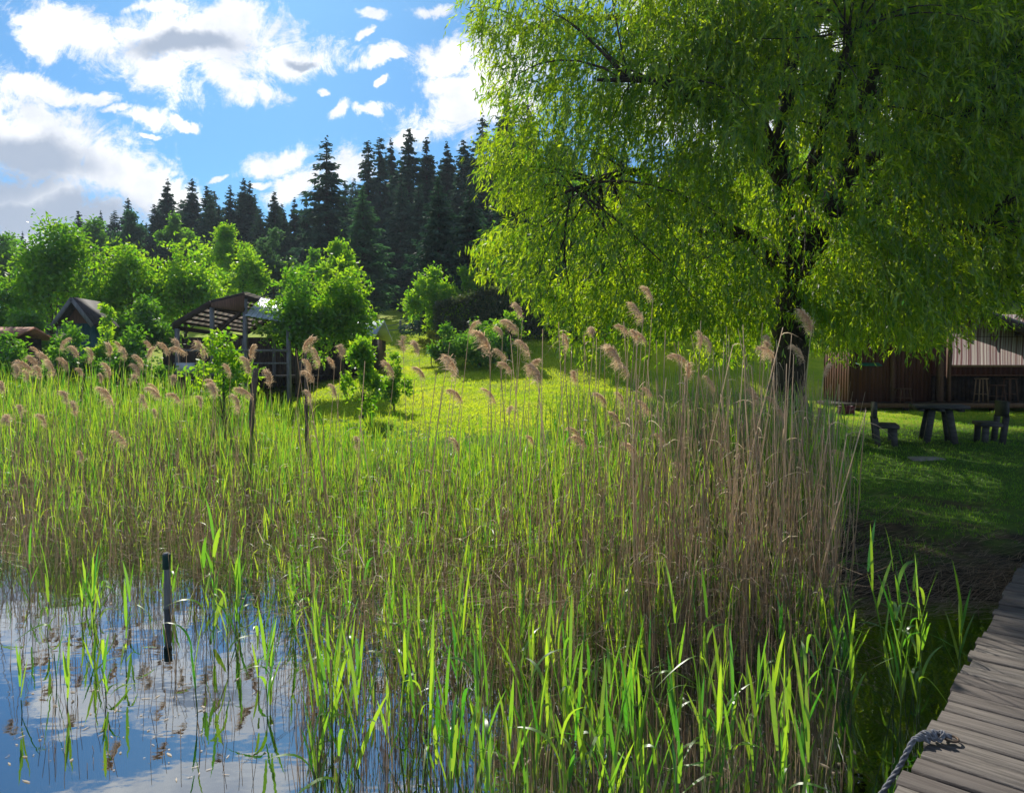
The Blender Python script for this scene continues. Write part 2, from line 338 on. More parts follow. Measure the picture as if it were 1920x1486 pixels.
        rr = rng.random(n) if r is None else np.broadcast_to(r, (n,))
        return s.add(V, f, np.repeat(rr, K * 3))

def tag(o, label=None, cat=None, group=None, kind=None):
    if label: o['label'] = label
    if cat: o['category'] = cat
    if group: o['group'] = group
    if kind: o['kind'] = kind
    return o
def thing(name, loc, label, cat, group=None, rz=0.0):
    o = bpy.data.objects.new(name, None); COL.objects.link(o); o.location = [float(q) for q in loc]; o.rotation_euler = (0, 0, rz)
    o.empty_display_size = .2
    return tag(o, label, cat, group)
def copy_tree(o, parent=None):
    c = o.copy(); COL.objects.link(c); c.parent = parent
    for ch in list(o.children): copy_tree(ch, c)
    return c

# ------------------------------------------------------------------ terrain
ROW = np.array([0, 5, 5.8, 6.6, 8, 11, 15, 21, 25, 30, 38, 46, 56, 75, 95, 120, 160, 260, 800.])
COLS = [(-.74, [-.9, -.7, -.6, -.5, -.3, -.06, .15, .4, .6, .9, 1.3, 1.9, 2.8, 5.5, 8.5, 12, 17, 26, 40]),
        (-.37, [-.9, -.7, -.6, -.5, -.28, -.02, .2, .5, .7, 1.0, 1.6, 2.4, 3.8, 7, 10, 14, 18, 26, 40]),
        (-.16, [-.9, -.7, -.55, -.4, -.15, .12, .3, .6, 1.05, 1.75, 2.4, 3.6, 5.6, 9, 12, 16, 20, 28, 40]),
        (.03, [-.9, -.7, -.5, -.3, -.05, .15, .35, .7, 1.15, 1.75, 3.9, 4.6, 6.2, 9, 12, 16, 20, 28, 40]),
        (.26, [-.9, -.6, -.35, -.1, .05, .2, .4, .55, .75, 1.25, 3.8, 4.6, 6.2, 9, 12, 16, 20, 28, 40]),
        (.44, [-.9, -.5, -.15, .08, .14, .25, .46, .60, .75, .95, 3.0, 4.6, 6.2, 9, 12, 16, 20, 28, 40]),
        (.60, [-.9, -.5, -.12, .12, .18, .27, .48, .62, .75, .9, 2.0, 3.6, 5.5, 9, 12, 16, 20, 28, 40]),
        (1.0, [-.9, -.4, -.05, .14, .22, .32, .48, .62, .75, .9, 2.0, 3.6, 5.5, 9, 12, 16, 20, 28, 40])]
CA = np.array([c[0] for c in COLS]); CH = np.array([c[1] for c in COLS])
def vn(x, y, s, seed=0):
    return (np.sin(x * s + 1.3 * seed) * np.cos(y * s * 1.13 + seed) + .5 * np.sin(x * s * 2.3 + y * s * 1.7 + seed * 2.1) + .25 * np.cos(x * s * 4.9 - y * s * 5.3 + seed)) / 1.75
def ground(x, y):
    x = np.asarray(x, float); y = np.asarray(y, float)
    yc = np.clip(y, .5, 799); a = np.clip(x / yc, CA[0], CA[-1])
    hs = np.stack([np.interp(yc, ROW, CH[i]) for i in range(len(CA))])
    k = np.clip(np.searchsorted(CA, a) - 1, 0, len(CA) - 2); f = (a - CA[k]) / (CA[k + 1] - CA[k]); f = f * f * (3 - 2 * f)
    h = np.take_along_axis(hs, k[None], 0)[0] * (1 - f) + np.take_along_axis(hs, (k + 1)[None], 0)[0] * f
    return h + .05 * vn(x, y, .9, 1) * np.clip((y - 4) / 8, .3, 2) + .03 * vn(x, y, 2.9, 2)
def gz(x, y): return float(ground(np.array([x]), np.array([y]))[0])
ys = np.unique(np.concatenate([np.linspace(-60, 3, 14), np.linspace(3, 12, 70), np.linspace(12, 60, 110), np.linspace(60, 200, 50), np.linspace(200, 800, 24)]))
xs = np.unique(np.concatenate([np.linspace(-500, -60, 18), np.linspace(-60, -12, 44), np.linspace(-12, 14, 120), np.linspace(14, 60, 40), np.linspace(60, 500, 18)]))
X, Y = np.meshgrid(xs, ys); Z = ground(X.ravel(), Y.ravel())
V = np.stack([X.ravel(), Y.ravel(), Z], 1); nx = len(xs)
i = np.arange(len(ys) - 1)[:, None] * nx; j = np.arange(nx - 1)[None]
tb = MB(); tb.add(V, np.stack([i + j, i + j + 1, i + nx + j + 1, i + nx + j], -1).reshape(-1, 4), .5)
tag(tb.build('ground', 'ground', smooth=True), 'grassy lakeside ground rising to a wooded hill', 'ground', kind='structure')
wb = MB(); wb.add([[-500, -60, 0], [60, -60, 0], [60, 14, 0], [-500, 14, 0]], [[0, 1, 2, 3]], .5)
tag(wb.build('water', 'water'), 'calm lake water reflecting the clouds', 'water', kind='structure')

# ------------------------------------------------------------------ trees
def crown_leaves(mb, c, rad, n_lobes, n_clusters, per, leaf, flat=.8, clus=.35, shell=.35, seed=0, aspect=.55):
    "clumps of leaves on the surfaces of random lobes inside an ellipsoid"
    g = np.random.default_rng(seed); c = np.asarray(c); rad = np.asarray(rad)
    d = g.normal(size=(n_lobes, 3)); d /= np.linalg.norm(d, axis=1)[:, None]
    d[0] = (0, 0, 1); d[1] = (1, 0, -.1); d[2] = (-1, 0, -.1); q0 = g.random((n_lobes, 1)) ** .6; q0[:3] = 1.0
    lc = c + d * rad * q0 * .78; lr = rad * (.17 + .27 * g.random((n_lobes, 1)))
    k = g.integers(0, n_lobes, n_clusters); e = g.normal(size=(n_clusters, 3)); e[:, 2] += .25; e /= np.linalg.norm(e, axis=1)[:, None]
    cc = lc[k] + e * lr[k] * (shell + (1.08 - shell) * g.random((n_clusters, 1)))
    q = np.repeat(cc, per, 0) + g.normal(size=(n_clusters * per, 3)) * clus * np.repeat(.5 + g.random((n_clusters, 1)), per, 0)
    dd = g.normal(size=(len(q), 3)) * 1.0 + np.repeat(e, per, 0) * .7; dd[:, 2] -= .25
    rr = np.clip(np.repeat(g.random(n_clusters), per) * .6 + g.random(len(q)) * .4, 0, 1)
    mb.leaves(q, dd, leaf * (.6 + .8 * g.random(len(q))), leaf * aspect * (.6 + .8 * g.random(len(q))), rr)
    return lc
def trunk_mesh(mb, base, top, r, lobes, seed=0):
    g = random.Random(seed); base = np.array(base, float); top = np.array(top, float)
    pts = [base + (top - base) * t + np.array([g.uniform(-.1, .1), g.uniform(-.1, .1), 0]) * r * 3 * (t > 0) for t in np.linspace(0, 1, 7)]
    mb.tube(pts, np.interp(np.linspace(0, 1, 7), [0, .15, 1], [r * 1.3, r, r * .2]), 8)
    for l in lobes:
        t = g.uniform(.3, .85); p0 = base + (top - base) * t; l = np.asarray(l)
        if l[2] < p0[2]: l = l + np.array([0, 0, p0[2] - l[2] + .3])
        m = (p0 + l) / 2 + np.array([0, 0, -.1 * np.linalg.norm(l - p0)])
        mb.tube([p0, m, l], [r * .4, r * .28, r * .08], 5)
def broadleaf(name, label, cat, px, top, D, wpx, mat, bottom=None, group=None, leaf=.16, dens=1.0, seed=1, lobes=16, depth=.9, clus=None, trunk_r=None):
    "a tree or bush with its crown top at photo height top and crown width wpx, D metres away"
    p = P(px, top, D); x = p[0]; zt = p[2]; w = wpx / F * D / 2 * 1.03; z0 = gz(x, D)
    zb = P(px, bottom, D)[2] if bottom else z0
    zb = max(zb, z0 - .1); h = (zt - zb) / 2
    t = thing(name, (x, D, z0), label, cat, group)
    mb = MB(); leaf = leaf * 1.35
    area = w * h * 3.1
    ncl = int(min(4200, max(90, 52 * area * dens * (.16 / leaf) ** 1.5))) 
    lc = crown_leaves(mb, (0, 0, zb + h - z0), (w, w * depth, h), lobes, ncl, 16, leaf, clus=clus or min(.24, w * .10), seed=seed)
    mb.build('crown', mat, t)
    tb = MB(); trunk_mesh(tb, (0, 0, -.2), (0, 0, zb - z0 + h * 1.5), trunk_r or max(.03, w * .055), lc[:8], seed)
    tb.build('trunk', 'trunk', t)
    return t

def conifer_mesh(seed, whorls=46, R=.17, low=.06, droop=.35, sprays=13, gap=0.0, ws=.014):
    g = np.random.default_rng(seed); Ps = []; Ds = []; Ls = []; Ws = []
    tw = MB()
    zs = np.linspace(low, .985, whorls) + g.normal(size=whorls) * .011
    for z in zs:
        nb = g.integers(6, 10)
        rr = R * (1 - z) ** .75 * (.58 + .55 * g.random()) + .003
        for b in range(nb):
            if g.random() < gap: continue
            a = g.random() * 6.28; r = rr * (.5 + .7 * g.random())
            out = np.array([math.cos(a), math.sin(a), 0]); sdv = np.array([-out[1], out[0], 0])
            m = max(3, int(sprays * (.4 + r / R)))
            tt = np.linspace(.08, 1, m)
            zz = z + g.normal() * .009 - droop * r * tt * (.7 + .6 * g.random()) + .22 * r * tt ** 2.5
            c = out[None] * (r * tt)[:, None]; c[:, 2] = zz
            sgn = np.where(np.arange(m) % 2, 1, -1)[:, None]
            for s_ in (1, -1):
                Ps.append(c); Ds.append(out * .55 + sdv * s_ * .75 * (1.05 - tt[:, None] * .6) + np.array([0, 0, -.5]) + g.normal(size=(m, 3)) * .22)
                Ls.append((.005 + .013 * min(1, (1 - z) * 4) + .22 * r * (1 - tt * .55)) * (.7 + .6 * g.random(m))); Ws.append(np.full(m, ws * (.35 + .65 * min(1, (1 - z) * 4))) * (.6 + .7 * g.random(m)))
    mb = MB(); mb.leaves(np.concatenate(Ps), np.concatenate(Ds), np.concatenate(Ls), np.concatenate(Ws))
    tk = MB(); tk.tube([(0, 0, -.02), (0, 0, .5), (0, 0, .97)], [.014, .009, .0015], 7)
    return mb, tk
CON = []
for sd_, kw in ((1, dict(whorls=66)), (2, dict(R=.15, whorls=74)), (3, dict(R=.21, whorls=50, droop=.55, gap=.12)), (4, dict(R=.13, whorls=76, droop=.5)), (5, dict(R=.19, whorls=46, gap=.3, low=.3)), (6, dict(R=.2, whorls=62, droop=.3, low=.12))):
    a_, b_ = conifer_mesh(sd_, **kw); CON.append((a_, b_, {}))
def conifer(var, label, px, top, D, group='spruces on the wooded hill', wide=1.0, mat='spruce', cat='spruce tree', name='spruce_tree'):
    a_, b_, cache = CON[var]
    p = P(px, top, D); z0 = gz(p[0], D) - .3; H = p[2] - z0
    t = thing(name, (p[0], D, z0), label, cat, group, rz=random.random() * 6.28)
    if mat not in cache:
        ma = a_.mesh('crown'); ma.materials.append(M[mat]); mbk = b_.mesh('trunk'); mbk.materials.append(M['trunk']); cache[mat] = (ma, mbk)
    ma, mbk = cache[mat]
    for nm, me in (('crown', ma), ('trunk', mbk)):
        o = bpy.data.objects.new(nm, me); COL.objects.link(o); o.parent = t
    t.scale = (H * wide * 1.22, H * wide * 1.22, H)
    return t

SP = [  # variant, px, top, D, wide, label
 (2, 612, 256, 82, 1.15, 'tall lone spruce with drooping layered boughs standing clear against the sky'),
 (4, 690, 254, 92, .9, 'thin topped spruce, left of the pair of ragged spires beside the tallest group'),
 (4, 712, 248, 94, .9, 'ragged spruce spire, right of the pair with bare gaps near the top'),
 (3, 733, 262, 98, .9, 'narrow spruce squeezed between the ragged pair and the tallest spruce'),
 (0, 766, 236, 84, 1.0, 'tallest spruce of the dark central group, pointed top over the cloud'),
 (1, 800, 258, 86, 1.0, 'dark spruce just right of the tallest one in the central group'),
 (3, 838, 268, 88, 1.1, 'slim dark spruce with an open crown beside the white cloud'),
 (0, 870, 258, 80, 1.1, 'dark spruce next to the left edge of the willow'),
 (2, 905, 214, 78, 1.0, 'high dark spruce rising just behind the left fringe of the willow'),
 (1, 948, 178, 78, 1.0, 'highest spruce half hidden behind the willow fringe'),
 (0, 990, 190, 84, 1.0, 'spruce behind the willow showing only through its leaves'),
 (0, 752, 330, 76, 1.1, 'broad dark spruce in front of the tallest group'),
 (5, 822, 330, 48, 1.1, 'broad dark spruce standing forward, left of the willow edge'),
 (1, 785, 345, 72, 1.1, 'full dark spruce above the round shrub'),
 (5, 880, 340, 47, 1.0, 'wide dark spruce right behind the hedge and its shrub'),
 (1, 575, 368, 88, 1.0, 'smaller spruce tucked under the left side of the tall lone spruce'),
 (0, 647, 345, 90, 1.1, 'spruce filling the gap right of the tall lone spruce'),
 (3, 552, 372, 96, 1.0, 'narrow spruce between the cloud and the tall lone spruce'),
 (0, 514, 356, 92, 1.0, 'pointed blue green spruce above the grey green tree'),
 (1, 533, 395, 88, 1.0, 'short spruce leaning on the pointed blue green one'),
 (1, 468, 340, 100, 1.0, 'twin topped spruce, right stem, in the dark middle row'),
 (1, 457, 335, 101, 1.0, 'twin topped spruce, left stem, in the dark middle row'),
 (5, 432, 348, 98, 1.0, 'dense round shouldered spruce in the dark middle row'),
 (0, 388, 345, 100, 1.0, 'spruce in the dark middle row above the round bright tree'),
 (1, 360, 336, 104, 1.1, 'pointed spruce left of the dark middle row'),
 (3, 314, 338, 106, 1.2, 'light topped spruce standing over the left slope'),
 (0, 290, 380, 104, 1.1, 'dark spruce below the light topped one on the left slope'),
 (1, 240, 372, 110, 1.0, 'slim spruce at the left shoulder of the forest'),
 (5, 215, 395, 108, 1.1, 'bushy spruce at the left shoulder of the forest'),
 (3, 189, 396, 118, .8, 'small far spruce tip between the leafy trees on the left'),
 (0, 147, 392, 96, .9, 'pointed spruce rising right behind the big leafy tree at the left'),
 (3, 42, 435, 116, .8, 'tiny spruce tip on the ridge at the far left'),
 (0, 338, 395, 98, 1.2, 'dark spruce low in the middle of the left slope'),
 (1, 410, 385, 92, 1.1, 'dark spruce behind the round bright tree'),
 (5, 488, 392, 90, 1.1, 'dark spruce behind the grey green tree'),
 (1, 600, 400, 80, 1.2, 'dark spruce at the foot of the tall lone spruce'),
 (1, 962, 262, 46, 1.1, 'hidden spruce added behind the hedge and the willow fringe to shade the bank'),  # unseen spruces from here on, added to throw shade on the bank
 (0, 1045, 235, 50, 1.1, 'spruce added behind the bank for its shade, hidden by the middle willow crown'),
 (5, 1150, 260, 48, 1.1, 'bushy spruce added behind the bank for shade, hidden by the willow limbs'),
 (5, 266, 420, 100, 1.2, 'dark spruce behind the pair of bright alders')]
for v_, px, tp_, D, w_, lb in SP: conifer(v_, lb, px, tp_, D, wide=w_)
conifer(5, 'pale green larch standing in front of the dark central spruces', 680, 350, 66, 'pale larches', 1.25, 'larch', 'larch tree', 'larch_tree')
conifer(2, 'pale larch at the foot of the spruces behind the willow edge', 905, 400, 64, 'pale larches', 1.1, 'larch', 'larch tree', 'larch_tree')

# the packed wood further up the hill: one mass
wd = MB(); g = np.random.default_rng(77); src = CON[1][0]; sv = np.concatenate(src.v); sf = np.concatenate(src.f)
src2 = CON[0][0]; sv2 = np.concatenate(src2.v); sf2 = np.concatenate(src2.f)
edge = np.array([(-400, 480), (0, 475), (60, 480), (130, 460), (200, 435), (260, 405), (330, 385), (400, 375), (480, 385), (560, 410), (620, 380), (700, 330), (800, 330), (900, 300), (1000, 280), (1500, 260), (2300, 260)])
for k in range(260):
    px = g.uniform(-350, 2250) if k > 130 else g.uniform(180, 1100); D = g.uniform(92, 150); tp_ = np.interp(px, edge[:, 0], edge[:, 1]) + g.uniform(-22, 50)
    p = P(px, tp_, D); z0 = gz(p[0], D); H = max(6, p[2] - z0); a = g.random() * 6.28; R = np.array([[math.cos(a), -math.sin(a), 0], [math.sin(a), math.cos(a), 0], [0, 0, 1]])
    q, ff = (sv, sf) if k % 2 else (sv2, sf2)
    sel = ff[::2] if k % 3 else ff
    wd.add((q * [H * 1.3, H * 1.3, H]) @ R.T + [p[0], D, z0], sel, g.random(len(sel)))
tag(wd.build('distant_wood', 'spruce'), 'dense dark conifer wood covering the hill', 'wood', kind='stuff')

BL = [ # name,label,cat,px,top,D,w,mat,bottom,leaf,dens,lobes
 ('leafy_tree', 'big rounded leafy tree left of the brown gabled hut', 'tree', 92, 412, 36, 160, 'green', 640, .17, 1.0, 26),
 ('alder_tree', 'bright green alder right behind the brown gabled hut', 'tree', 240, 458, 38, 150, 'bright', 650, .17, 1.0, 24),
 ('alder_tree', 'bright green alder just left of the open shed roof', 'tree', 345, 455, 40, 140, 'bright', 640, .17, 1.0, 24),
 ('round_tree', 'smooth domed bright tree on the slope behind the alders', 'tree', 425, 424, 58, 105, 'bright', 540, .22, 1.0, 12),
 ('leafy_tree', 'small bright tree with a pointed tip above the open shed', 'tree', 455, 468, 50, 100, 'bright', 580, .2, 1.0, 14),
 ('leafy_tree', 'dull grey green tree right of the domed bright tree', 'tree', 512, 436, 62, 75, 'dull', 560, .22, 1.0, 12),
 ('leafy_tree', 'bright tree with a knob shaped top behind the sheds', 'tree', 632, 455, 44, 75, 'bright', 560, .19, 1.0, 12),
 ('leafy_tree', 'wide bright tree covering the right end of the sheds, left half', 'tree', 555, 505, 28, 150, 'green', 690, .14, 1.2, 26),
 ('leafy_tree', 'wide bright tree covering the right end of the sheds, right half', 'tree', 640, 502, 29, 130, 'bright', 690, .14, 1.2, 24),
 ('leafy_tree', 'pale mid green tree on the far left slope at the frame edge', 'tree', 10, 438, 80, 110, 'mid', 560, .3, 1.0, 16),
 ('leafy_tree', 'light green tree between the far spruces on the left slope', 'tree', 180, 418, 90, 80, 'mid', 500, .32, 1.0, 12),
 ('leafy_tree', 'light green tree on the left slope under the light topped spruce', 'tree', 326, 405, 86, 60, 'mid', 480, .3, 1.0, 10),
 ('leafy_tree', 'green tree on the left slope below the slim spruce', 'tree', 245, 398, 92, 50, 'larch', 480, .3, 1.0, 10),
 ('leafy_tree', 'soft green tree at the foot of the tall lone spruce', 'tree', 590, 470, 60, 80, 'mid', 560, .24, .9, 12),
 ('leafy_tree', 'dark bushy tree at the left frame edge behind the tiled roof', 'tree', -10, 540, 34, 130, 'mid', 690, .16, 1.0, 16),
 ('leafy_tree', 'low dark tree between the gabled hut and the open shed', 'tree', 270, 560, 33, 120, 'mid', 690, .15, 1.1, 16),
 ('shrub', 'leafy shrub hiding the right wall of the brown gabled hut', 'shrub', 200, 578, 28, 66, 'bright', None, .13, 1.0, 10),
 ('shrub', 'dark leafy shrub before the orange tiled roof at the left frame edge', 'shrub', 22, 634, 24, 110, 'mid', None, .12, 1.1, 12),
 ('shrub', 'dark leafy shrub before the teal wall of the gabled hut', 'shrub', 132, 620, 24, 110, 'mid', None, .12, 1.1, 12),
 ('shrub', 'dark leafy shrub between the teal fence panel and the open shed', 'shrub', 255, 622, 25, 120, 'mid', None, .12, 1.1, 12),
 ('leafy_tree', 'broad dark tree on the bank behind the hedge and the willow fringe', 'tree', 1040, 330, 44, 240, 'mid', 620, .2, 1.3, 18),
 ('leafy_tree', 'dark bush tree under the big rounded tree at the left', 'tree', 60, 590, 31, 120, 'mid', 700, .15, 1.1, 16),
 ('round_shrub', 'round bright shrub at the top of the lawn left of the hedge', 'shrub', 812, 506, 40, 92, 'bright', 625, .15, 1.3, 14),
 ('shrub', 'loose bright shrub growing over the left end of the hedge', 'shrub', 868, 500, 41, 50, 'bright', 600, .15, 1.1, 8),
 ('lilac_bush', 'pink flowering bush showing behind the willow above the hedge', 'bush', 975, 445, 46, 60, 'lilac', 560, .16, .9, 10),
 ('yellow_bush', 'small yellow flowering bush beside the lawn top', 'bush', 808, 622, 37, 36, 'yellow', 662, .1, 1.3, 6),
 ('shrub', 'leafy shrub with drooping sprays in front of the hedge', 'shrub', 900, 606, 33, 120, 'mid', 690, .13, 1.1, 16),
 ('shrub', 'bright leafy shrub in front of the hedge by the willow', 'shrub', 955, 586, 34, 70, 'bright', 640, .13, 1.0, 10),
 ('shrub', 'low dark shrub at the edge of the lawn path', 'shrub', 838, 615, 34, 60, 'mid', 690, .12, 1.1, 10),
 ('bush', 'light green bush on the lawn right of the wide bright tree', 'bush', 680, 645, 21, 70, 'bright', None, .1, 1.2, 10),
 ('bush', 'small dark based bush in the middle of the lawn', 'bush', 738, 665, 23, 58, 'bright', None, .1, 1.2, 10),
 ('sapling', 'thin bright alder sapling in front of the open shed', 'sapling', 418, 622, 15, 120, 'bright', 770, .085, .55, 14),
 ('leafy_tree', 'sunlit yellow green tree behind the cabin, seen through the willow', 'tree', 1560, 250, 82, 260, 'bright', 600, .34, .8, 24),
 ('leafy_tree', 'sunlit yellow green tree behind the cabin at the right frame edge', 'tree', 1800, 100, 86, 330, 'bright', 560, .34, .8, 26),
 ('leafy_tree', 'sunlit tree far right behind the cabin roof', 'tree', 1960, 260, 78, 240, 'bright', 600, .34, .8, 20),
 ('leafy_tree', 'green tree behind the willow trunk on top of the bank', 'tree', 1290, 330, 46, 240, 'mid', 620, .2, .8, 20),
 ('leafy_tree', 'dark tree behind the willow above the hedge', 'tree', 1120, 330, 52, 200, 'mid', 600, .22, .8, 18)]
for k, (nm, lb, cat, px, tp_, D, w_, mt, bt, lf, dn, lo) in enumerate(BL):
    broadleaf(nm, lb, cat, px, tp_, D, w_, mt, bt, leaf=lf, dens=dn, lobes=lo, seed=100 + k, group='leafy trees and shrubs round the lake')

# clipped hedge on the bank
h0 = P(820, 600, 38.5); hx0, hx1 = h0[0], P(1070, 600, 38.5)[0] + 5
hg = thing('hedge', ((hx0 + hx1) / 2, 38.5, gz((hx0 + hx1) / 2, 38.5)), 'long clipped hedge with a flat brownish top on the bank', 'hedge')
n = 26000; g = np.random.default_rng(5); hb = MB()
hl = hx1 - hx0; q = (g.random((n, 3)) - .5) * [hl, 1.6, 3.0]; fc = g.integers(0, 3, n); sg = np.where(g.random(n) < .5, -.5, .5)
sel = fc == 0; q[sel, 1] = sg[sel] * 1.6; sel = fc == 1; q[sel, 2] = 1.5; sel = (fc == 2) & (g.random(n) < .4); q[sel, 0] = sg[sel] * hl
q += g.normal(size=q.shape) * .07; q[:, 2] += 1.5; off = np.array([0, 0, 0.]); q[:, 2] += ground(q[:, 0] + hg.location.x, q[:, 1] * 0 + 38.5) - hg.location.z
hb.leaves(q, g.normal(size=q.shape) + [0, 0, .4], .16, .09, None); hb.build('foliage', 'hedge', hg)
hb = MB()
for k in range(int(hl / .6)):
    xk = -hl / 2 + .3 + k * .6; hb.tube([(xk, 0, gz(xk + hg.location.x, 38.5) - hg.location.z - .1), (xk + .05, .03, gz(xk + hg.location.x, 38.5) - hg.location.z + 2.6)], [.05, .02], 6)
hb.build('stems', 'trunk', hg)

# ------------------------------------------------------------------ willow
W0 = P(1478, 770, 17); wz = gz(W0[0], 17)
wl = thing('willow_tree', (W0[0], 17, wz), 'huge old willow with a dark forked trunk and a hanging curtain of bright leaves', 'willow')
ORG = np.array([W0[0], 17, wz])
def limb(mb, pts, rad, n=10):
    p = np.array([P(*q) - ORG for q in pts]); K = len(p) * 4; t0 = np.linspace(0, 1, len(p)); t1 = np.linspace(0, 1, K)
    q = np.stack([np.interp(t1, t0, p[:, i]) for i in range(3)], 1)
    q[1:-1] = (q[:-2] + 2 * q[1:-1] + q[2:]) / 4; q[1:-1] = (q[:-2] + 2 * q[1:-1] + q[2:]) / 4
    q[1:-1] += rng.normal(size=(K - 2, 3)) * np.mean(rad) * .10
    mb.tube(q, np.interp(t1, np.linspace(0, 1, len(rad)), rad), n)
tk = MB()
limb(tk, [(1478, 800, 17), (1476, 720, 17), (1484, 600, 17), (1496, 510, 17), (1540, 420, 17.2)], [.52, .42, .40, .42, .34], 14)
tk.build('trunk', 'bark', wl, smooth=True)
LIMBS = [([(1536, 428, 17.2), (1584, 330, 17.4), (1600, 230, 17.5), (1636, 150, 17.6), (1655, 40, 17.8), (1650, -200, 18)], [.30, .25, .22, .19, .15, .05]),
 ([(1500, 500, 17), (1470, 380, 16.8), (1458, 280, 16.6), (1478, 195, 16.5), (1486, 100, 16.5), (1490, -160, 16.4)], [.30, .25, .22, .2, .16, .05]),
 ([(1458, 290, 16.6), (1430, 240, 16.4), (1438, 130, 16.2), (1400, -60, 16)], [.16, .13, .11, .04]),
 ([(1486, 540, 17), (1440, 475, 16.7), (1330, 405, 16.2), (1235, 345, 15.5), (1185, 316, 15), (1130, 335, 14.4), (1060, 360, 14)], [.24, .19, .14, .11, .09, .06, .03]),
 ([(1400, 440, 16.5), (1320, 440, 17.4), (1220, 395, 18), (1100, 390, 18.2), (1000, 430, 18.4)], [.12, .1, .08, .06, .03]),
 ([(1584, 330, 17.4), (1640, 290, 16.5), (1700, 240, 15.4), (1780, 235, 14.6), (1880, 240, 14)], [.18, .14, .1, .08, .04]),
 ([(1560, 400, 17.3), (1680, 370, 17.6), (1800, 330, 17.8), (1830, 310, 17.8), (1950, 300, 18)], [.16, .13, .1, .08, .04]),
 ([(1500, 500, 17), (1600, 470, 16), (1720, 430, 15.2), (1850, 420, 14.6)], [.17, .12, .09, .04]),
 ([(1478, 195, 16.5), (1400, 100, 17.2), (1250, 40, 17.8), (1080, 30, 18), (960, 60, 18)], [.14, .12, .09, .06, .03]),
 ([(1476, 350, 16.7), (1380, 230, 15), (1240, 150, 13.8), (1120, 150, 13)], [.16, .12, .08, .03]),
 ([(1600, 240, 17.5), (1700, 100, 18.5), (1850, 20, 19)], [.14, .1, .04]),
 ([(1500, 500, 17), (1520, 330, 15), (1560, 180, 13.6), (1600, 60, 12.8)], [.2, .15, .1, .04])]
for pts, rad in LIMBS:
    lb_ = MB(); limb(lb_, pts, rad, 8); lb_.build('limb', 'bark', wl, smooth=True)
# silhouette of the crown as seen from the jetty: outermost x for each height, lowest y for each x
LEFT = np.array([(-600, 820), (0, 845), (40, 870), (90, 905), (150, 925), (175, 905), (200, 930), (235, 960), (262, 895), (330, 893), (372, 905), (400, 968), (425, 935), (470, 885), (520, 890), (545, 945), (600, 1010), (660, 1050), (700, 1090)])
BOT = np.array([(880, 540), (960, 560), (1010, 600), (1045, 660), (1080, 705), (1120, 700), (1160, 665), (1250, 670), (1350, 665), (1420, 645), (1460, 650), (1560, 655), (1650, 640), (1700, 650), (1760, 640), (1785, 605), (1815, 585), (1850, 580), (1900, 560), (2100, 570), (2600, 640)])
def topix(p):
    x, y, z = p[:, 0], p[:, 1], p[:, 2] - EYE; c, s = math.cos(PITCH), math.sin(PITCH)
    f = y * c - z * s; u = y * s + z * c
    return CX + F * x / f, CY - F * u / f
g = np.random.default_rng(42)
nc = 7800
d = g.normal(size=(nc, 3)); bk = np.arange(nc) < 3800; d[bk, 1] = np.abs(d[bk, 1]) + .35; d[bk, 0] += .5; d /= np.linalg.norm(d, axis=1)[:, None]
C0 = np.array([W0[0] + .7, 17.3, 7.8]); RAD = np.array([8.9, 6.2, 7.2])
d[:, 1] -= .25; d[:, 2] += .10; d /= np.linalg.norm(d, axis=1)[:, None]
cc = C0 + d * RAD * (.40 + .60 * g.random((nc, 1)) ** .6)
cc = cc[vn(cc[:, 0] + cc[:, 1] * .3, cc[:, 2] * 1.2 + cc[:, 1] * .4, 1.9, 7) + g.random(nc) * .7 > .05]; d = (cc - C0) / RAD; d /= np.linalg.norm(d, axis=1)[:, None]
ca, cbb = topix(cc); okc = ((cc[:, 0] > 2.5) | (g.random(len(cc)) < .55)) & (cc[:, 2] > 2.6) & (cc[:, 1] < 16.3 + np.maximum(0, cc[:, 0] - 3.0) * 1.3) & (ca > np.interp(cbb, LEFT[:, 0], LEFT[:, 1]) + 10)
cc = cc[okc]; d = d[okc]
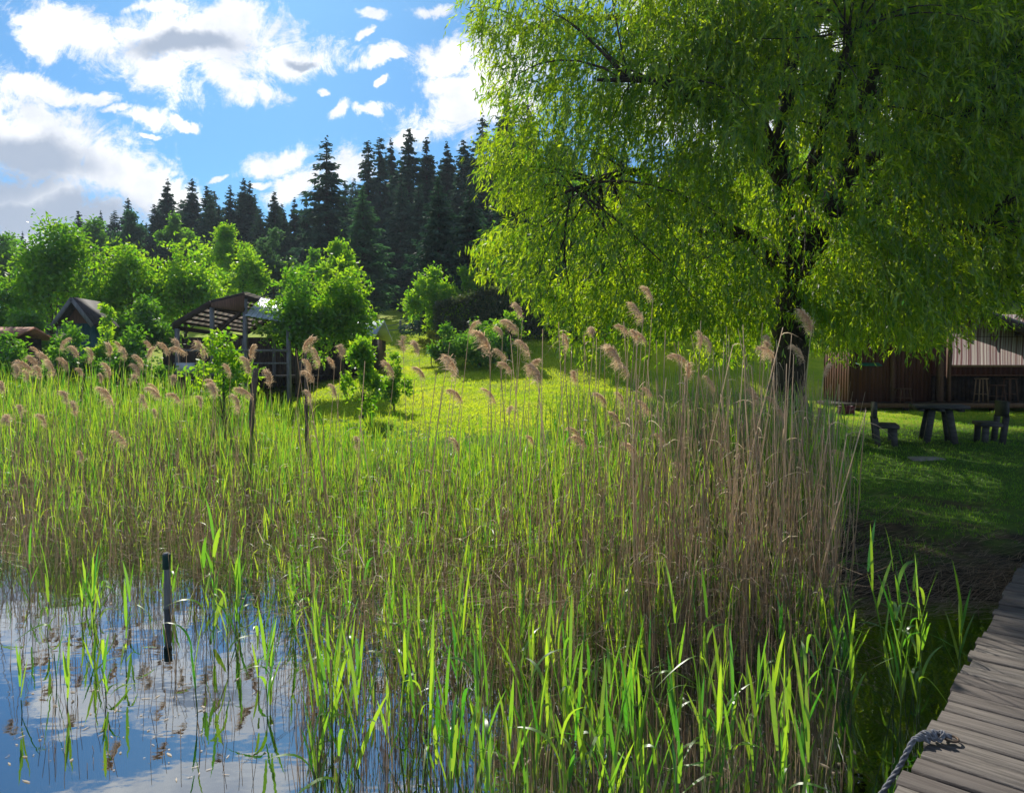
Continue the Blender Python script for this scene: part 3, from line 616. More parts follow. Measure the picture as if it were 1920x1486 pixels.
# extra tufts that make the ragged left edge and the low fringe
ex = []
for (px, py, D, nrep) in [(905, 285, 15.5, 3), (935, 270, 15, 3), (960, 330, 15, 4), (900, 480, 15.2, 2), (930, 440, 15, 3), (960, 470, 14.6, 4), (1000, 520, 14.5, 4), (1040, 560, 14.4, 4), (890, 40, 16, 3), (930, 60, 15.6, 4), (935, 130, 16, 3), (960, 190, 15.4, 3), (1000, 240, 15, 4), (870, 0, 16, 3),
                          (1090, 600, 14.2, 4), (1130, 560, 14.5, 4), (1180, 560, 14, 4), (1240, 570, 14.5, 4), (1300, 560, 14, 4), (1370, 560, 14.5, 4), (1420, 540, 14, 4), (1530, 540, 13.5, 4), (1590, 520, 13.5, 4), (1640, 530, 13, 4), (1700, 540, 13, 4), (1750, 530, 13, 4), (1800, 500, 13, 4), (1870, 500, 13.4, 4), (1700, 440, 13, 4), (1600, 430, 13, 4), (1230, 470, 13.8, 4), (1110, 450, 14, 4), (1050, 400, 14.4, 4), (1010, 330, 14.6, 4), (1110, 260, 14, 4), (1000, 30, 15.5, 5), (1060, 60, 15.5, 6), (1120, 40, 15, 6), (1180, 90, 15, 6), (1240, 30, 15, 6), (1300, 90, 14.6, 6), (1360, 40, 14.6, 6), (1420, 60, 14.4, 5), (1060, 150, 15, 6), (1120, 190, 15, 6), (1200, 200, 14.4, 6), (1280, 180, 14.4, 6), (1340, 150, 14.2, 6), (1400, 220, 14.2, 5), (1560, 120, 14, 4), (1640, 30, 14, 6), (1700, 90, 14, 6), (1740, 180, 13.6, 6), (1800, 60, 14, 6), (1860, 120, 14, 6), (1900, 30, 14, 6), (1550, 220, 14, 4), (1700, 280, 13.6, 5), (1760, 340, 13.4, 5), (1880, 240, 13.6, 5), (1300, 280, 14, 5), (1370, 340, 14, 5), (1240, 380, 14, 5)]:
    for k in range(nrep * (2 if px < 1130 else 3)): ex.append(P(px + g.uniform(-38, 38), py + g.uniform(-38, 38), D + g.uniform(-.8, 1.4)))
ex = np.array(ex); cc = np.concatenate([cc, ex]); dex = ex - C0; dex /= np.linalg.norm(dex, axis=1)[:, None]; d = np.concatenate([d, dex])
ns = 10; m_ = len(cc) * ns
st = np.repeat(cc, ns, 0) + g.normal(size=(m_, 3)) * [.34, .34, .26]; so = np.repeat(d, ns, 0)
so = so * [1, 1, 0] * .8 + g.normal(size=(m_, 3)) * .62 * [1, 1, .3]; so[:, 2] += .12
Ls = .25 + .70 * g.random(m_) * np.repeat(.6 + .8 * g.random(len(cc)), ns)
K = 15; tt = np.linspace(.03, 1, K)[None, :, None]
down = np.array([0, 0, -1.0])
paths = st[:, None] + Ls[:, None, None] * (so[:, None] * (tt - .45 * tt ** 2) * 1.0 + down * (tt ** 1.8) * .8)
flat = paths.reshape(-1, 3); a_, b_ = topix(flat)
ok = (a_ > np.interp(b_, LEFT[:, 0], LEFT[:, 1]) + np.repeat(g.normal(size=m_) * 10 + np.repeat(g.normal(size=len(cc)) * 16, ns), K)) & (b_ < np.interp(a_, BOT[:, 0], BOT[:, 1]) + np.repeat(g.normal(size=m_) * 10 + np.repeat(g.normal(size=len(cc)) * 26 - 8, ns), K)) & (flat[:, 2] > 2.2) & (g.random(len(flat)) < .92)
# leave some windows
win = np.zeros(len(flat), bool)
for (wx, wy, wr) in [(1790, 180, 16), (1812, 205, 14), (1885, 375, 15), (1905, 400, 13), (1455, 240, 24), (1548, 55, 20), (1572, 80, 18), (1600, 250, 20), (1634, 160, 18), (1480, 180, 20), (1458, 275, 22), (1560, 385, 24), (1440, 488, 18), (1385, 430, 15), (1520, 290, 25), (1640, 300, 24), (1600, 280, 18), (1190, 300, 12), (1486, 120, 16), (1590, 300, 16), (1480, 560, 34), (1494, 500, 32), (1525, 445, 34), (1478, 620, 36), (1590, 330, 26), (1462, 330, 22), (1470, 200, 14), (1640, 130, 16)]:
    win |= ((a_ - wx) ** 2 + (b_ - wy) ** 2 < (wr * (.7 + .6 * np.abs(vn(a_, b_, .06, wx)))) ** 2) & (g.random(len(flat)) < .9)
ok &= ~win
tang = np.gradient(paths, axis=1).reshape(-1, 3); tang /= np.linalg.norm(tang, axis=1)[:, None] + 1e-9
lp = flat[ok]; ld = tang[ok] * .9 + g.normal(size=(ok.sum(), 3)) * .42 + [0, 0, -.3]
clr = np.repeat(np.repeat(g.random(len(cc)), ns), K)[ok]
cr = MB(); nL = len(lp)
cr.leaves(lp - ORG, ld, .145 * (.6 + .8 * g.random(nL)), .031 * (.7 + .6 * g.random(nL)), np.clip(clr * .55 + g.random(nL) * .45, 0, 1))
print('willow leaves', nL)
# twigs that carry the leaves
keep = ok.reshape(m_, K).sum(1) > K * .6; kp = np.nonzero(keep)[0][::3]
tg = MB(); pb = paths[kp]
tg.stems(pb[:, 0] - ORG, pb[:, K // 2] - ORG, .006, 2); tg.stems(pb[:, K // 2] - ORG, pb[:, -1] - ORG, .004, 2)
cr.build('crown', 'willow', wl); tg.build('twigs', 'twig', wl)
# secondary branches reaching the tufts
sb = MB()
anc = []
for pts, _ in LIMBS:
    w = np.array([P(*q) for q in pts]); t0 = np.linspace(0, 1, len(w)); t1 = np.linspace(.2, 1, 22); anc.append(np.stack([np.interp(t1, t0, w[:, i]) for i in range(3)], 1))
anc = np.concatenate(anc)
for q in cc[::7]:
    k = np.argsort(np.linalg.norm((anc - q) * [1, 1, 1.3], axis=1))[g.integers(0, 7)]; a0 = anc[k]; Lb = np.linalg.norm(q - a0)
    if Lb < .3: continue
    mid = (a0 + q) / 2 + [0, 0, .16 * Lb] + g.normal(size=3) * .08 * Lb
    tv = np.linspace(0, 1, 7)[:, None]; cu = a0 * (1 - tv) ** 2 + 2 * mid * tv * (1 - tv) + q * tv ** 2
    sb.tube(cu - ORG, np.linspace(.012 + .006 * Lb, .006, 7), 5)
sb.build('branches', 'bark', wl, smooth=True)

# ------------------------------------------------------------------ buildings
def quadprism(mb, pts, th, r=None):
    "plate through four 3-D points with thickness th"
    p = np.array(pts, float); n_ = np.cross(p[1] - p[0], p[2] - p[0]); n_ /= np.linalg.norm(n_)
    v = np.concatenate([p, p + n_ * th]); return mb.add(v, [[0, 1, 2, 3], [7, 6, 5, 4], [0, 4, 5, 1], [1, 5, 6, 2], [2, 6, 7, 3], [3, 7, 4, 0]], r)
# cabin on the right, 25 m away
CD = 25.0
def cabin():
    x0 = P(1596, 700, CD)[0]; zf = P(1700, 753, CD)[2]; gr = gz(x0 + 4, CD)
    t = thing('cabin', (x0, CD, 0), 'long dark wooden cabin with an open counter under a striped blind', 'cabin')
    def L(px, py, D): return P(px, py, D) - [x0, CD, 0]
    xr = L(2250, 700, CD)[0]; dep = 2.2
    # floor platform
    b = MB(); b.box((xr / 2, dep / 2 - .3, zf - .11), (xr + .4, dep + .9, .14)); 
    for k in range(9): b.box((.2 + k * (xr - .4) / 8, -.5, (zf - .18 + gr - .3) / 2 - .05), (.14, .14, zf - .18 - gr + .4))
    b.build('floor', 'darkwood', t)
    b = MB(); b.box((xr / 2, -.79, zf - .10), (xr + .4, .05, .16)); b.build('floor_edge', 'gable', t)
    # board walls
    def boards(nm, xa, xb, za, zb, y, mat, w=.14, zslope=None):
        b = MB(); n = max(1, int(round((xb - xa) / w))); w = (xb - xa) / n
        for k in range(n):
            b.box((xa + (k + .5) * w, y + (.006 if k % 2 else 0), (za + zb) / 2), (w - .008, .03, zb - za), r=random.random())
        return b.build(nm, mat, t)
    xd0 = L(1672, 700, CD)[0]; xp = L(1760, 700, CD)[0]; xp2 = L(1775, 700, CD)[0]
    boards('wall', 0, xd0 - .06, zf, zf + 2.75, 0, 'redwood')
    boards('wall', xd0 + .08, xp - .06, zf, zf + 2.6, .35, 'redwood')
    boards('back_wall', 0, xr, zf, zf + 2.6, dep, 'redwood', .2)
    b = MB()
    for k in range(10): b.box((0, .15 + k * .2, zf + 1.3), (.03, .19, 2.6), r=random.random())
    b.build('side_wall', 'redwood', t)
    for xq, w in ((xd0, .12), (xp + .03, .2), (xp2 + .06, .10), (xr, .2)):
        b = MB(); b.box((xq, -.02, zf + 1.42), (w, .14, 2.84)); b.build('post', 'gable', t)
    # counter front with the striped blind above it
    zt = P(1850, 685, CD)[2]; zb = P(1850, 622, CD)[2]
    xs_ = xp2 + .12
    a = MB(); n = 40; xx = np.linspace(xs_ + .02, xr - .15, n); zz = np.linspace(zt + .02, zb + .62, 8)
    XX, ZZ = np.meshgrid(xx, zz); YY = -.07 + .012 * np.sin(XX * 9) + .02 * np.sin(XX * 1.7 + ZZ * 4)
    V = np.stack([XX.ravel(), YY.ravel(), ZZ.ravel()], 1); i = np.arange(7)[:, None] * n; j = np.arange(n - 1)[None]
    a.add(V, np.stack([i + j, i + j + 1, i + n + j + 1, i + n + j], -1).reshape(-1, 4)); a.build('striped_blind', 'stripe', t)
    b = MB(); b.beam((xs_, -.09, zt - .02), (xr - .1, -.09, zt - .02), .07, .07); b.build('blind_rail', 'paleboard', t)
    b = MB(); b.beam((xs_, -.115, zb - .18), (xr - .1, -.115, zb - .18), .012, .015); b.build('blind_cord', 'darkwood', t)
    b = MB(); b.beam((xp2 + .1, .9, zf + .95), (xr, .9, zf + .95), .5, .05); b.build('counter', 'gable', t)
    boards('counter_front', xp2 + .12, xr, zf, zf + .92, 1.12, 'darkwood', .16)
    # roof: ridge beyond, slopes down to the right along the eave seen from the lake
    ya, yb = -1.0, dep + .8
    b = MB()
    zl = zf + 3.55; zr = P(1920, 628, CD)[2] - .0
    xe = L(1920, 700, CD)[0]; sl = (zr - P(1830, 598, CD)[2]) / (xe - L(1830, 700, CD)[0])
    xm = L(1700, 600, CD)[0]; zm = zr + sl * (xm - xe)
    quadprism(b, [(xm, ya, zm), (xr + .3, ya, zr + sl * (xr + .3 - xe)), (xr + .3, 1.1, zr + sl * (xr + .3 - xe)), (xm, 1.1, zm)], .12)
    quadprism(b, [(-.5, ya, zm + sl * (xm + .5)), (xm - .01, ya, zm), (xm - .01, yb, zm), (-.5, yb, zm + sl * (xm + .5))], .12)
    b.build('roof', 'roofgrey', t)
    b = MB(); b.beam((xm, ya - .03, zm - .12), (xr + .3, ya - .03, zr + sl * (xr + .3 - xe) - .12), .05, .3); b.beam((-.5, ya - .03, zm + sl * (xm + .5) - .12), (xm - .02, ya - .03, zm - .12), .05, .3); b.build('fascia', 'darkwood', t)
    b = MB()
    for k in range(14):
        xk = .2 + k * (xr - .4) / 13; zk = zr + sl * (xk - xe) if xk > xm else zm - sl * (xk - xm) * -1 * -1
        zk = zr + sl * (xk - xe) if xk > xm else zm + sl * (xm - xk)
        b.beam((xk, ya, zk - .09), (xk, yb if xk < xm else 1.1, zk - .09), .07, .14)
    b.build('rafters', 'darkwood', t)
    return t, x0, zf
cab, cx0, czf = cabin()
aw = thing('wall_canopy', P(1625, 682, CD - .15), 'small green canvas canopy on the wooden cabin wall', 'canopy')
b = MB(); quadprism(b, [(-.42, 0, .05), (.42, 0, .05), (.38, -.35, -.06), (-.38, -.35, -.06)], .02); b.build('canvas', 'green_canvas', aw)
b = MB(); b.beam((-.36, .02, -.12), (-.36, -.33, -.065), .02, .02); b.beam((.36, .02, -.12), (.36, -.33, -.065), .02, .02); b.beam((-.36, .02, -.12), (.36, .02, -.12), .02, .02); b.build('bracket', 'iron', aw)

def stool(name, label, x, y, z, h, w, back=False, group='stools on the cabin floor', mat='gable'):
    t = thing(name, (x, y, z), label, 'stool' if not back else 'chair', group, rz=random.uniform(-.2, .2))
    b = MB(); b.box((0, 0, h), (w, w, .04)); b.build('seat', mat, t)
    for sx in (-1, 1):
        for sy in (-1, 1):
            b = MB(); b.beam((sx * w * .36, sy * w * .36, h - .02), (sx * w * .52, sy * w * .52, 0), .035, .035); b.build('leg', mat, t)
    b = MB(); zc = h * .35
    for s_ in (-1, 1): b.beam((-w * .46, s_ * w * .46, zc), (w * .46, s_ * w * .46, zc), .02, .025)
    b.build('stretcher', mat, t)
    if back:
        b = MB(); b.beam((-w / 2 + .02, w / 2, h + .4), (w / 2 - .02, w / 2, h + .4), .03, .12); b.beam((-w / 2 + .03, w / 2, h), (-w / 2 + .03, w / 2, h + .42), .03, .03); b.beam((w / 2 - .03, w / 2, h), (w / 2 - .03, w / 2, h + .42), .03, .03)
        b.build('backrest', mat, t)
    return t
q = P(1692, 751, CD - .2); stool('stool', 'low wooden stool standing before the dark red cabin wall', q[0], q[1], czf - .03, .5, .42)
q = P(1839, 751, CD + .3); stool('stool', 'tall pale legged bar stool left of the others under the striped blind', q[0], q[1], czf - .03, .86, .32, mat='paleboard')
q = P(1868, 751, CD + .35); stool('stool', 'lower bar stool between the two tall ones under the striped blind', q[0], q[1], czf - .03, .62, .40)
q = P(1893, 751, CD + .45); stool('stool', 'tall bar stool right of the low one under the striped blind', q[0], q[1], czf - .03, .86, .34)
q = P(1586, 766, CD - 1.3); t = thing('crate', (q[0], q[1], gz(q[0], q[1])), 'magenta plastic crate on the grass at the cabin corner', 'crate')
b = MB()
b.box((0, 0, .02), (.42, .34, .03)); b.box((-.2, 0, .15), (.02, .34, .28)); b.box((.2, 0, .15), (.02, .34, .28)); b.box((0, -.16, .15), (.38, .02, .28)); b.box((0, .16, .15), (.38, .02, .28)); b.build('tub', 'magenta', t)
b = MB(); b.box((0, -.18, .27), (.46, .03, .03)); b.box((0, .18, .27), (.46, .03, .03)); b.box((-.22, 0, .27), (.03, .33, .03)); b.box((.22, 0, .27), (.03, .33, .03)); b.build('rim', 'magenta', t)

# picnic set
def picnic():
    D = 15.6; c = P(1758, 832, D); z0 = gz(c[0], D)
    t = thing('picnic_table', (c[0], D, z0), 'heavy dark timber picnic table on the shaded lawn between two benches', 'table', rz=-.40)
    b = MB()
    for k in range(4): b.box((0, -.39 + k * .26, .76), (1.04, .245, .07), r=random.random())
    b.build('table_top', 'greywood', t)
    b = MB(); b.box((0, 0, .69), (.12, .9, .06)); b.box((-.38, 0, .69), (.1, .9, .06)); b.box((.38, 0, .69), (.1, .9, .06)); b.build('frame', 'greywood', t)
    for sx in (-1, 1):
        for sy in (-1, 1):
            b = MB(); b.beam((sx * .16, sy * .26, .69), (sx * .27, sy * .36, -.05), .13, .14); b.build('leg', 'greywood', t)
    for sgn, px, lb in ((-1, 1663, 'dark timber bench with a slab back left of the picnic table'), (1, 1850, 'dark timber bench with a slab back right of the picnic table')):
        c = P(px, 832, D); z0 = gz(c[0], D)
        t = thing('bench', (c[0], D, z0), lb, 'bench', 'benches at the picnic table', rz=-.42)
        b = MB(); b.box((0, 0, .43), (.40, 1.05, .08)); b.build('seat', 'greywood', t)
        b = MB(); b.beam((sgn * .27, -.52, .78), (sgn * .27, .52, .78), .07, .34); b.build('backrest', 'greywood', t)
        for sy in (-1, 1):
            b = MB(); b.beam((sgn * .20, sy * .42, -.05), (sgn * .27, sy * .42, .62), .11, .11); b.build('rear_leg', 'greywood', t)
            b = MB(); b.beam((-sgn * .12, sy * .42, -.05), (-sgn * .10, sy * .42, .39), .12, .12); b.build('front_leg', 'greywood', t)
picnic()
q = P(1732, 848, 13.4); b = MB()
b.add([(-.33, -.2, 0), (.3, -.22, 0), (.34, .2, 0), (-.2, .22, 0), (-.32, -.19, .05), (.29, -.21, .05), (.33, .19, .05), (-.19, .21, .05)], [[4, 5, 6, 7], [0, 1, 5, 4], [1, 2, 6, 5], [2, 3, 7, 6], [3, 0, 4, 7]])
o = b.build('stepping_stone', 'stone'); o.location = (q[0], 13.4, gz(q[0], 13.4) - .005); tag(o, 'flat grey stone slab in the grass before the picnic table', 'stone slab')

# open boat shed on the left, 27 m
SD = 27.0
def shed():
    o = P(395, 740, SD); z0 = gz(o[0], SD)
    t = thing('boat_shed', (o[0], SD, z0), 'open timber boat shed with a sloping slatted roof and a pale metal sheet roof', 'shed')
    def L(px, py, D=SD): return P(px, py, D) - [o[0], SD, z0]
    A, B, Cc = L(325, 610), L(396, 568), L(459, 553)
    dv = np.array([0, 7.0, 0]); up = np.array([0, 0, .0])
    zf = L(400, 705)[2]
    b = MB()
    for p in (A, B, Cc):
        b.beam(p + [0, 0, -.08], p + dv + [0, 0, -.08], .09, .16)
    b.beam(A, B, .07, .22); b.beam(B, Cc, .07, .2); b.beam(A + dv * .5, B + dv * .5, .07, .16); b.beam(A + dv, B + dv, .07, .16); b.beam(B + dv, Cc + dv, .07, .16)
    for k in range(1, 6):
        q = A * (1 - k / 6) + B * k / 6; b.beam(q + [0, .05, -.02], q + dv + [0, 0, -.02], .05, .09)
    for k in range(1, 4):
        q = B * (1 - k / 4) + Cc * k / 4; b.beam(q + [0, .05, -.02], q + dv + [0, 0, -.02], .05, .09)
    b.beam(Cc + [0, .02, -.5], B + [0, .02, -1.35], .06, .1)
    b.build('roof_frame', 'darkwood', t)
    b = MB()
    for k in range(12):
        y0, y1 = .15 + k * .57, .15 + k * .57 + .46
        quadprism(b, [A + [0, y0, .13], B + [0, y0, .13], B + [0, y1, .13], A + [0, y1, .13]], .02)
        quadprism(b, [B + [.02, y0, .13], Cc + [0, y0, .13], Cc + [0, y1, .13], B + [.02, y1, .13]], .02)
    b.build('roof_sheet', 'sheet', t)
    b = MB(); quadprism(b, [B + [0, -.05, .0], Cc + [0, -.05, .0], L(458, 585) + [0, -.05, 0], B + [0, -.05, -.16]], .03); b.build('gable_board', 'gable', t)
    b = MB(); E = L(540, 570, 30); G = L(545, 606, 27.2)
    n = 16
    for k in range(n):
        f0, f1 = k / n, (k + 1) / n; off = np.array([0, 0, .015 if k % 2 else 0])
        T0, T1 = (Cc + [0, 1.6, .05]) * (1 - f0) + E * f0, (Cc + [0, 1.6, .05]) * (1 - f1) + E * f1
        b0 = L(459, 592, 26.9); B0, B1 = b0 * (1 - f0) + G * f0, b0 * (1 - f1) + G * f1
        quadprism(b, [B0 + off, B1 + off, T1 + off, T0 + off], .02)
    b.build('metal_roof', 'metal', t)
    for p in (A + [.12, 0, 0], B, Cc + [-.02, 0, -.02], A + dv, B + dv, Cc + dv, L(540, 606)):
        b = MB(); b.beam((p[0], p[1] + .06, -.3), (p[0], p[1] + .06, p[2] - .12), .14, .14); b.build('post', 'post', t)
    b = MB(); xa, xb = A[0], L(540, 600)[0]
    for k in range(int((xb - xa) / .16)): b.box((xa + .08 + k * .16, 3.4, zf), (.15, 7.2, .06), r=random.random())
    b.build('platform', 'greywood', t)
    b = MB(); 
    for k in range(int((xb - xa + 4) / .2)): b.box((xa - 3.9 + k * .2, 7.1, 1.5), (.19, .03, 3.0), r=random.random())
    b.build('back_wall', 'darkwood', t)
    b = MB(); b.beam((xa, 0, zf + 1.0), (xb, 0, zf + 1.0), .06, .09); b.beam((xa, 0, zf + .5), (xb, 0, zf + .5), .05, .07); b.build('railing', 'post', t)
    b = MB(); c0 = L(348, 690, 26.8); b.box((c0[0], c0[1], c0[2]), (.7, .05, .4)); b.build('side_panel', 'metal', t)
shed()
# low pale roofed hut behind the wide tree
def hut(name, label, pxa, pxb, peave, pridge, D, dep, wallmat, roofmat, gablemat=None, gable_front=False, cat='hut'):
    a, c = P(pxa, peave, D), P(pxb, peave, D); o = (a + c) / 2; z0 = gz(o[0], D); w = c[0] - a[0]; ze = a[2] - z0; zr = P(pxa, pridge, D)[2] - z0
    t = thing(name, (o[0], D, z0), label, cat)
    b = MB(); nb = max(4, int(w / .25))
    for k in range(nb): b.box((-w / 2 + (k + .5) * w / nb, 0, ze / 2 - .1), (w / nb - .01, .05, ze + .2), r=random.random())
    b.box((-w / 2 + .03, dep / 2 + .03, ze / 2 - .1), (.05, dep - .02, ze + .2)); b.box((w / 2 - .03, dep / 2 + .03, ze / 2 - .1), (.05, dep - .02, ze + .2)); b.box((0, dep + .05, ze / 2 - .1), (w, .05, ze + .2)); b.build('wall', wallmat, t)
    b = MB()
    if gable_front:
        e = .22
        quadprism(b, [(-w / 2 - e, -.6, ze - e * .6), (0, -.6, zr), (0, dep + .4, zr), (-w / 2 - e, dep + .4, ze - e * .6)], .09)
        quadprism(b, [(.002, -.6, zr), (w / 2 + e, -.6, ze - e * .6), (w / 2 + e, dep + .4, ze - e * .6), (.002, dep + .4, zr)], .09)
        b.build('roof', roofmat, t)
        b = MB(); b.beam((-w / 2 - e, -.63, ze - e * .6 - .03), (0, -.63, zr - .03), .04, .16); b.beam((w / 2 + e, -.63, ze - e * .6 - .03), (0, -.63, zr - .03), .04, .16); b.build('bargeboard', 'post', t)
        b = MB(); b.add([(-w / 2, -.03, ze), (w / 2, -.03, ze), (0, -.03, zr - .05), (-w / 2, .02, ze), (w / 2, .02, ze), (0, .02, zr - .05)], [[0, 1, 2], [5, 4, 3]]); b.add([(-w / 2, -.03, ze - .02), (w / 2, -.03, ze - .02), (w / 2, .03, ze - .02), (-w / 2, .03, ze - .02)], [[0, 1, 2, 3]]); b.build('gable', gablemat, t)
    else:
        quadprism(b, [(-w / 2 - .3, -.4, ze - .05), (w / 2 + .3, -.4, ze - .05), (w / 2 + .3, dep / 2, zr), (-w / 2 - .3, dep / 2, zr)], .1)
        quadprism(b, [(-w / 2 - .3, dep / 2 + .003, zr), (w / 2 + .3, dep / 2 + .003, zr), (w / 2 + .3, dep + .4, ze - .05), (-w / 2 - .3, dep + .4, ze - .05)], .1)
        b.build('roof', roofmat, t)
    return t
hut('garden_hut', 'small hut with a dark steep gable and teal lower walls among the left trees', 124, 180, 606, 562, 30, .9, 'teal', 'darkroof', 'gable', True)
hut('low_shed', 'low shed with a pale roof hidden behind the wide bright tree', 570, 695, 632, 598, 34, 4, 'darkwood', 'metal', cat='shed')
hut('tiled_shed', 'low building with an orange red tiled roof at the left frame edge', -160, 28, 632, 615, 28, 1.5, 'darkwood', 'tile', cat='building')
# teal boat cover / door leaf below the hut
q = P(165, 690, 26); t = thing('fence_panel', (q[0], 26, gz(q[0], 26)), 'teal painted board fence panel in front of the gabled hut', 'fence panel')
b = MB(); 
for k in range(9): b.box((-.75 + k * .19, 0, .85), (.18, .03, 1.7), r=random.random())
b.build('boards', 'teal', t)
b = MB(); b.box((-.8, .04, .9), (.08, .05, 2.0)); b.box((.8, .04, .9), (.08, .05, 2.0)); b.build('posts', 'post', t)

# rope fence and round sign at the top of the lawn
fx = [P(712, 630, 54), P(751, 630, 54), P(785, 630, 54), P(822, 630, 54)]
fz = [gz(p[0], 54) for p in fx]
t = thing('rope_fence', (fx[0][0], 54, fz[0]), 'low post and rope fence at the top of the bright lawn', 'fence')
for p, z in zip(fx, fz):
    b = MB(); b.tube([(p[0] - fx[0][0], 0, z - fz[0] - .2), (p[0] - fx[0][0], 0, z - fz[0] + .95), (p[0] - fx[0][0], 0, z - fz[0] + 1.02)], [.09, .085, .04], 8); b.build('post', 'post', t)
for k in range(3):
    for hh in (.85, .35):
        a = np.array([fx[k][0] - fx[0][0], 0, fz[k] - fz[0] + hh]); c = np.array([fx[k + 1][0] - fx[0][0], 0, fz[k + 1] - fz[0] + hh]); tv = np.linspace(0, 1, 9)[:, None]
        b = MB(); b.tube(a * (1 - tv) + c * tv - np.array([0, 0, 1]) * (.22 * 4 * tv * (1 - tv)) * (1 if hh > .5 else .4), .03, 6); b.build('rope', 'rope', t)
q = P(769, 609, 53); z0 = gz(q[0], 53)
t = thing('round_sign', (q[0], 53, z0), 'small round white sign with a red rim by the rope fence', 'sign')
b = MB(); b.tube([(0, 0, -.1), (0, 0, q[2] - z0 + .1)], .03, 6); b.build('pole', 'post', t)
def disc(r0, r1, y, z, th, n=24):
    m = MB(); a = np.arange(n) / n * 2 * PI; ri = np.stack([r0 * np.cos(a), a * 0 + y, z + r0 * np.sin(a)], 1); ro = np.stack([r1 * np.cos(a), a * 0 + y, z + r1 * np.sin(a)], 1)
    V = np.concatenate([ri, ro, ri + [0, th, 0], ro + [0, th, 0]]); j = np.arange(n); j2 = (j + 1) % n
    m.add(V, np.concatenate([np.stack([j, j2, n + j2, n + j], 1), np.stack([n + j, n + j2, 3 * n + j2, 3 * n + j], 1), np.stack([2 * n + j, 3 * n + j, 3 * n + j2, 2 * n + j2], 1)])); return m
disc(.001, .2, -.05, q[2] - z0, .02).build('face', 'white', t); disc(.19, .27, -.06, q[2] - z0, .03).build('rim', 'red', t)

# ------------------------------------------------------------------ jetty
JA = np.array([1.506, 2.646]); jd = np.array([.6626, .749]); jn = np.array([jd[1], -jd[0]])   # along, and to the right
JZ = .45; JW = 1.7; jrz = math.atan2(jd[1], jd[0])
jt = thing('jetty', (JA[0], JA[1], 0), 'weathered grey plank jetty running from the lower right corner to the shore', 'jetty', rz=jrz)
b = MB(); g = random.Random(3); s = -3.6
while s < 6.2:
    w = g.uniform(.105, .13); l = g.uniform(-.018, .018)
    # board with slightly rounded long edges
    hw = w / 2; y0 = .0 + l; y1 = -JW + g.uniform(-.03, .03); zz = g.uniform(-.004, .004); tl = g.uniform(-.005, .005)
    prof = [(-hw, -.034), (-hw, -.006), (-hw + .006, 0), (hw - .006, 0), (hw, -.006), (hw, -.034)]
    V = []
    for f_, y in ((0, y0), (.33, y0 * .67 + y1 * .33), (.66, y0 * .34 + y1 * .66), (1, y1)):
        for k, (a, c) in enumerate(prof): V.append((s + w / 2 + a + tl * (f_ - .5), y, JZ + c + zz + .002 * math.sin(s * 7 + f_ * 3)))
    fa = []
    for e in range(3):
        for k in range(6): k2 = (k + 1) % 6; fa.append([e * 6 + k, e * 6 + k2, e * 6 + 6 + k2, e * 6 + 6 + k])
    r_ = g.random() ** 1.6
    if g.random() < .13: r_ = 0
    b.add(V, fa, r_); bb = b.n - 24
    b.f.append(np.array([[bb + 5, bb + 4, bb + 3, bb + 2, bb + 1, bb]])); b.r.append(np.array([r_])); b.f.append(np.array([[bb + 18 + k for k in range(6)]])); b.r.append(np.array([r_]))
    s += w + g.uniform(.012, .020)
b.build('deck_boards', 'boards', jt)
b = MB(); b.beam((-3.6, -.22, JZ - .11), (6.2, -.22, JZ - .11), .09, .14); b.beam((-3.6, -1.45, JZ - .11), (6.2, -1.45, JZ - .11), .09, .14); b.build('bearers', 'beam', jt)
for k in range(5):
    for yy_ in (-.24, -1.43):
        b = MB(); b.tube([(-3 + k * 2.1, yy_ - .1, -1.1), (-3 + k * 2.1, yy_ - .1, JZ - .06)], .07, 10); b.build('pile', 'beam', jt)
# rope and ring
def rope_curve(pts, n=60):
    p = np.array(pts, float); t0 = np.linspace(0, 1, len(p)); t1 = np.linspace(0, 1, n)
    q = np.stack([np.interp(t1, t0, p[:, i]) for i in range(3)], 1)
    for _ in range(6): q[1:-1] = (q[:-2] + 2 * q[1:-1] + q[2:]) / 4
    return q
def strands(mb, q, r, tw=60):
    T = np.gradient(q, axis=0); T /= np.linalg.norm(T, axis=1)[:, None]; A = np.cross(T, [.1, .2, 1]); A /= np.linalg.norm(A, axis=1)[:, None]; Bq = np.cross(T, A)
    s_ = np.concatenate([[0], np.cumsum(np.linalg.norm(np.diff(q, axis=0), axis=1))])
    for k in range(3):
        a = s_ * tw + k * 2 * PI / 3; mb.tube(q + (r * .55) * (np.cos(a)[:, None] * A + np.sin(a)[:, None] * Bq), r * .55, 6)
RD = P(1745, 1405, 1300 * 1.6 / 705); rx, ry = RD[0], RD[1]
rp = thing('mooring_rope', (rx, ry, JZ), 'thick grey rope knotted on the jetty edge and dropping into the water', 'rope')
b = MB()
q = rope_curve([(.10, .02, .02), (.03, .03, .035), (-.03, -.01, .03), (-.085, -.02, .03), (-.11, -.03, 0), (-.16, -.05, -.07), (-.27, -.10, -.17), (-.50, -.16, -.33), (-.70, -.20, -.50)], 220); strands(b, q, .011)
b.build('line', 'rope', rp, smooth=True)
b = MB()
for (cx_, cy_, rr_, tz, ph) in ((-.035, .0, .024, .020, 0), (.0, .01, .022, .024, .8), (.035, .015, .024, .020, 1.6)):
    a = np.linspace(0, 2 * PI * .96, 60) + ph
    q = np.stack([cx_ + rr_ * np.cos(a), cy_ + rr_ * .75 * np.sin(a), tz + .014 * np.sin(a * 2 + ph) + .01], 1); strands(b, q, .009)
b.build('knot', 'rope', rp, smooth=True)
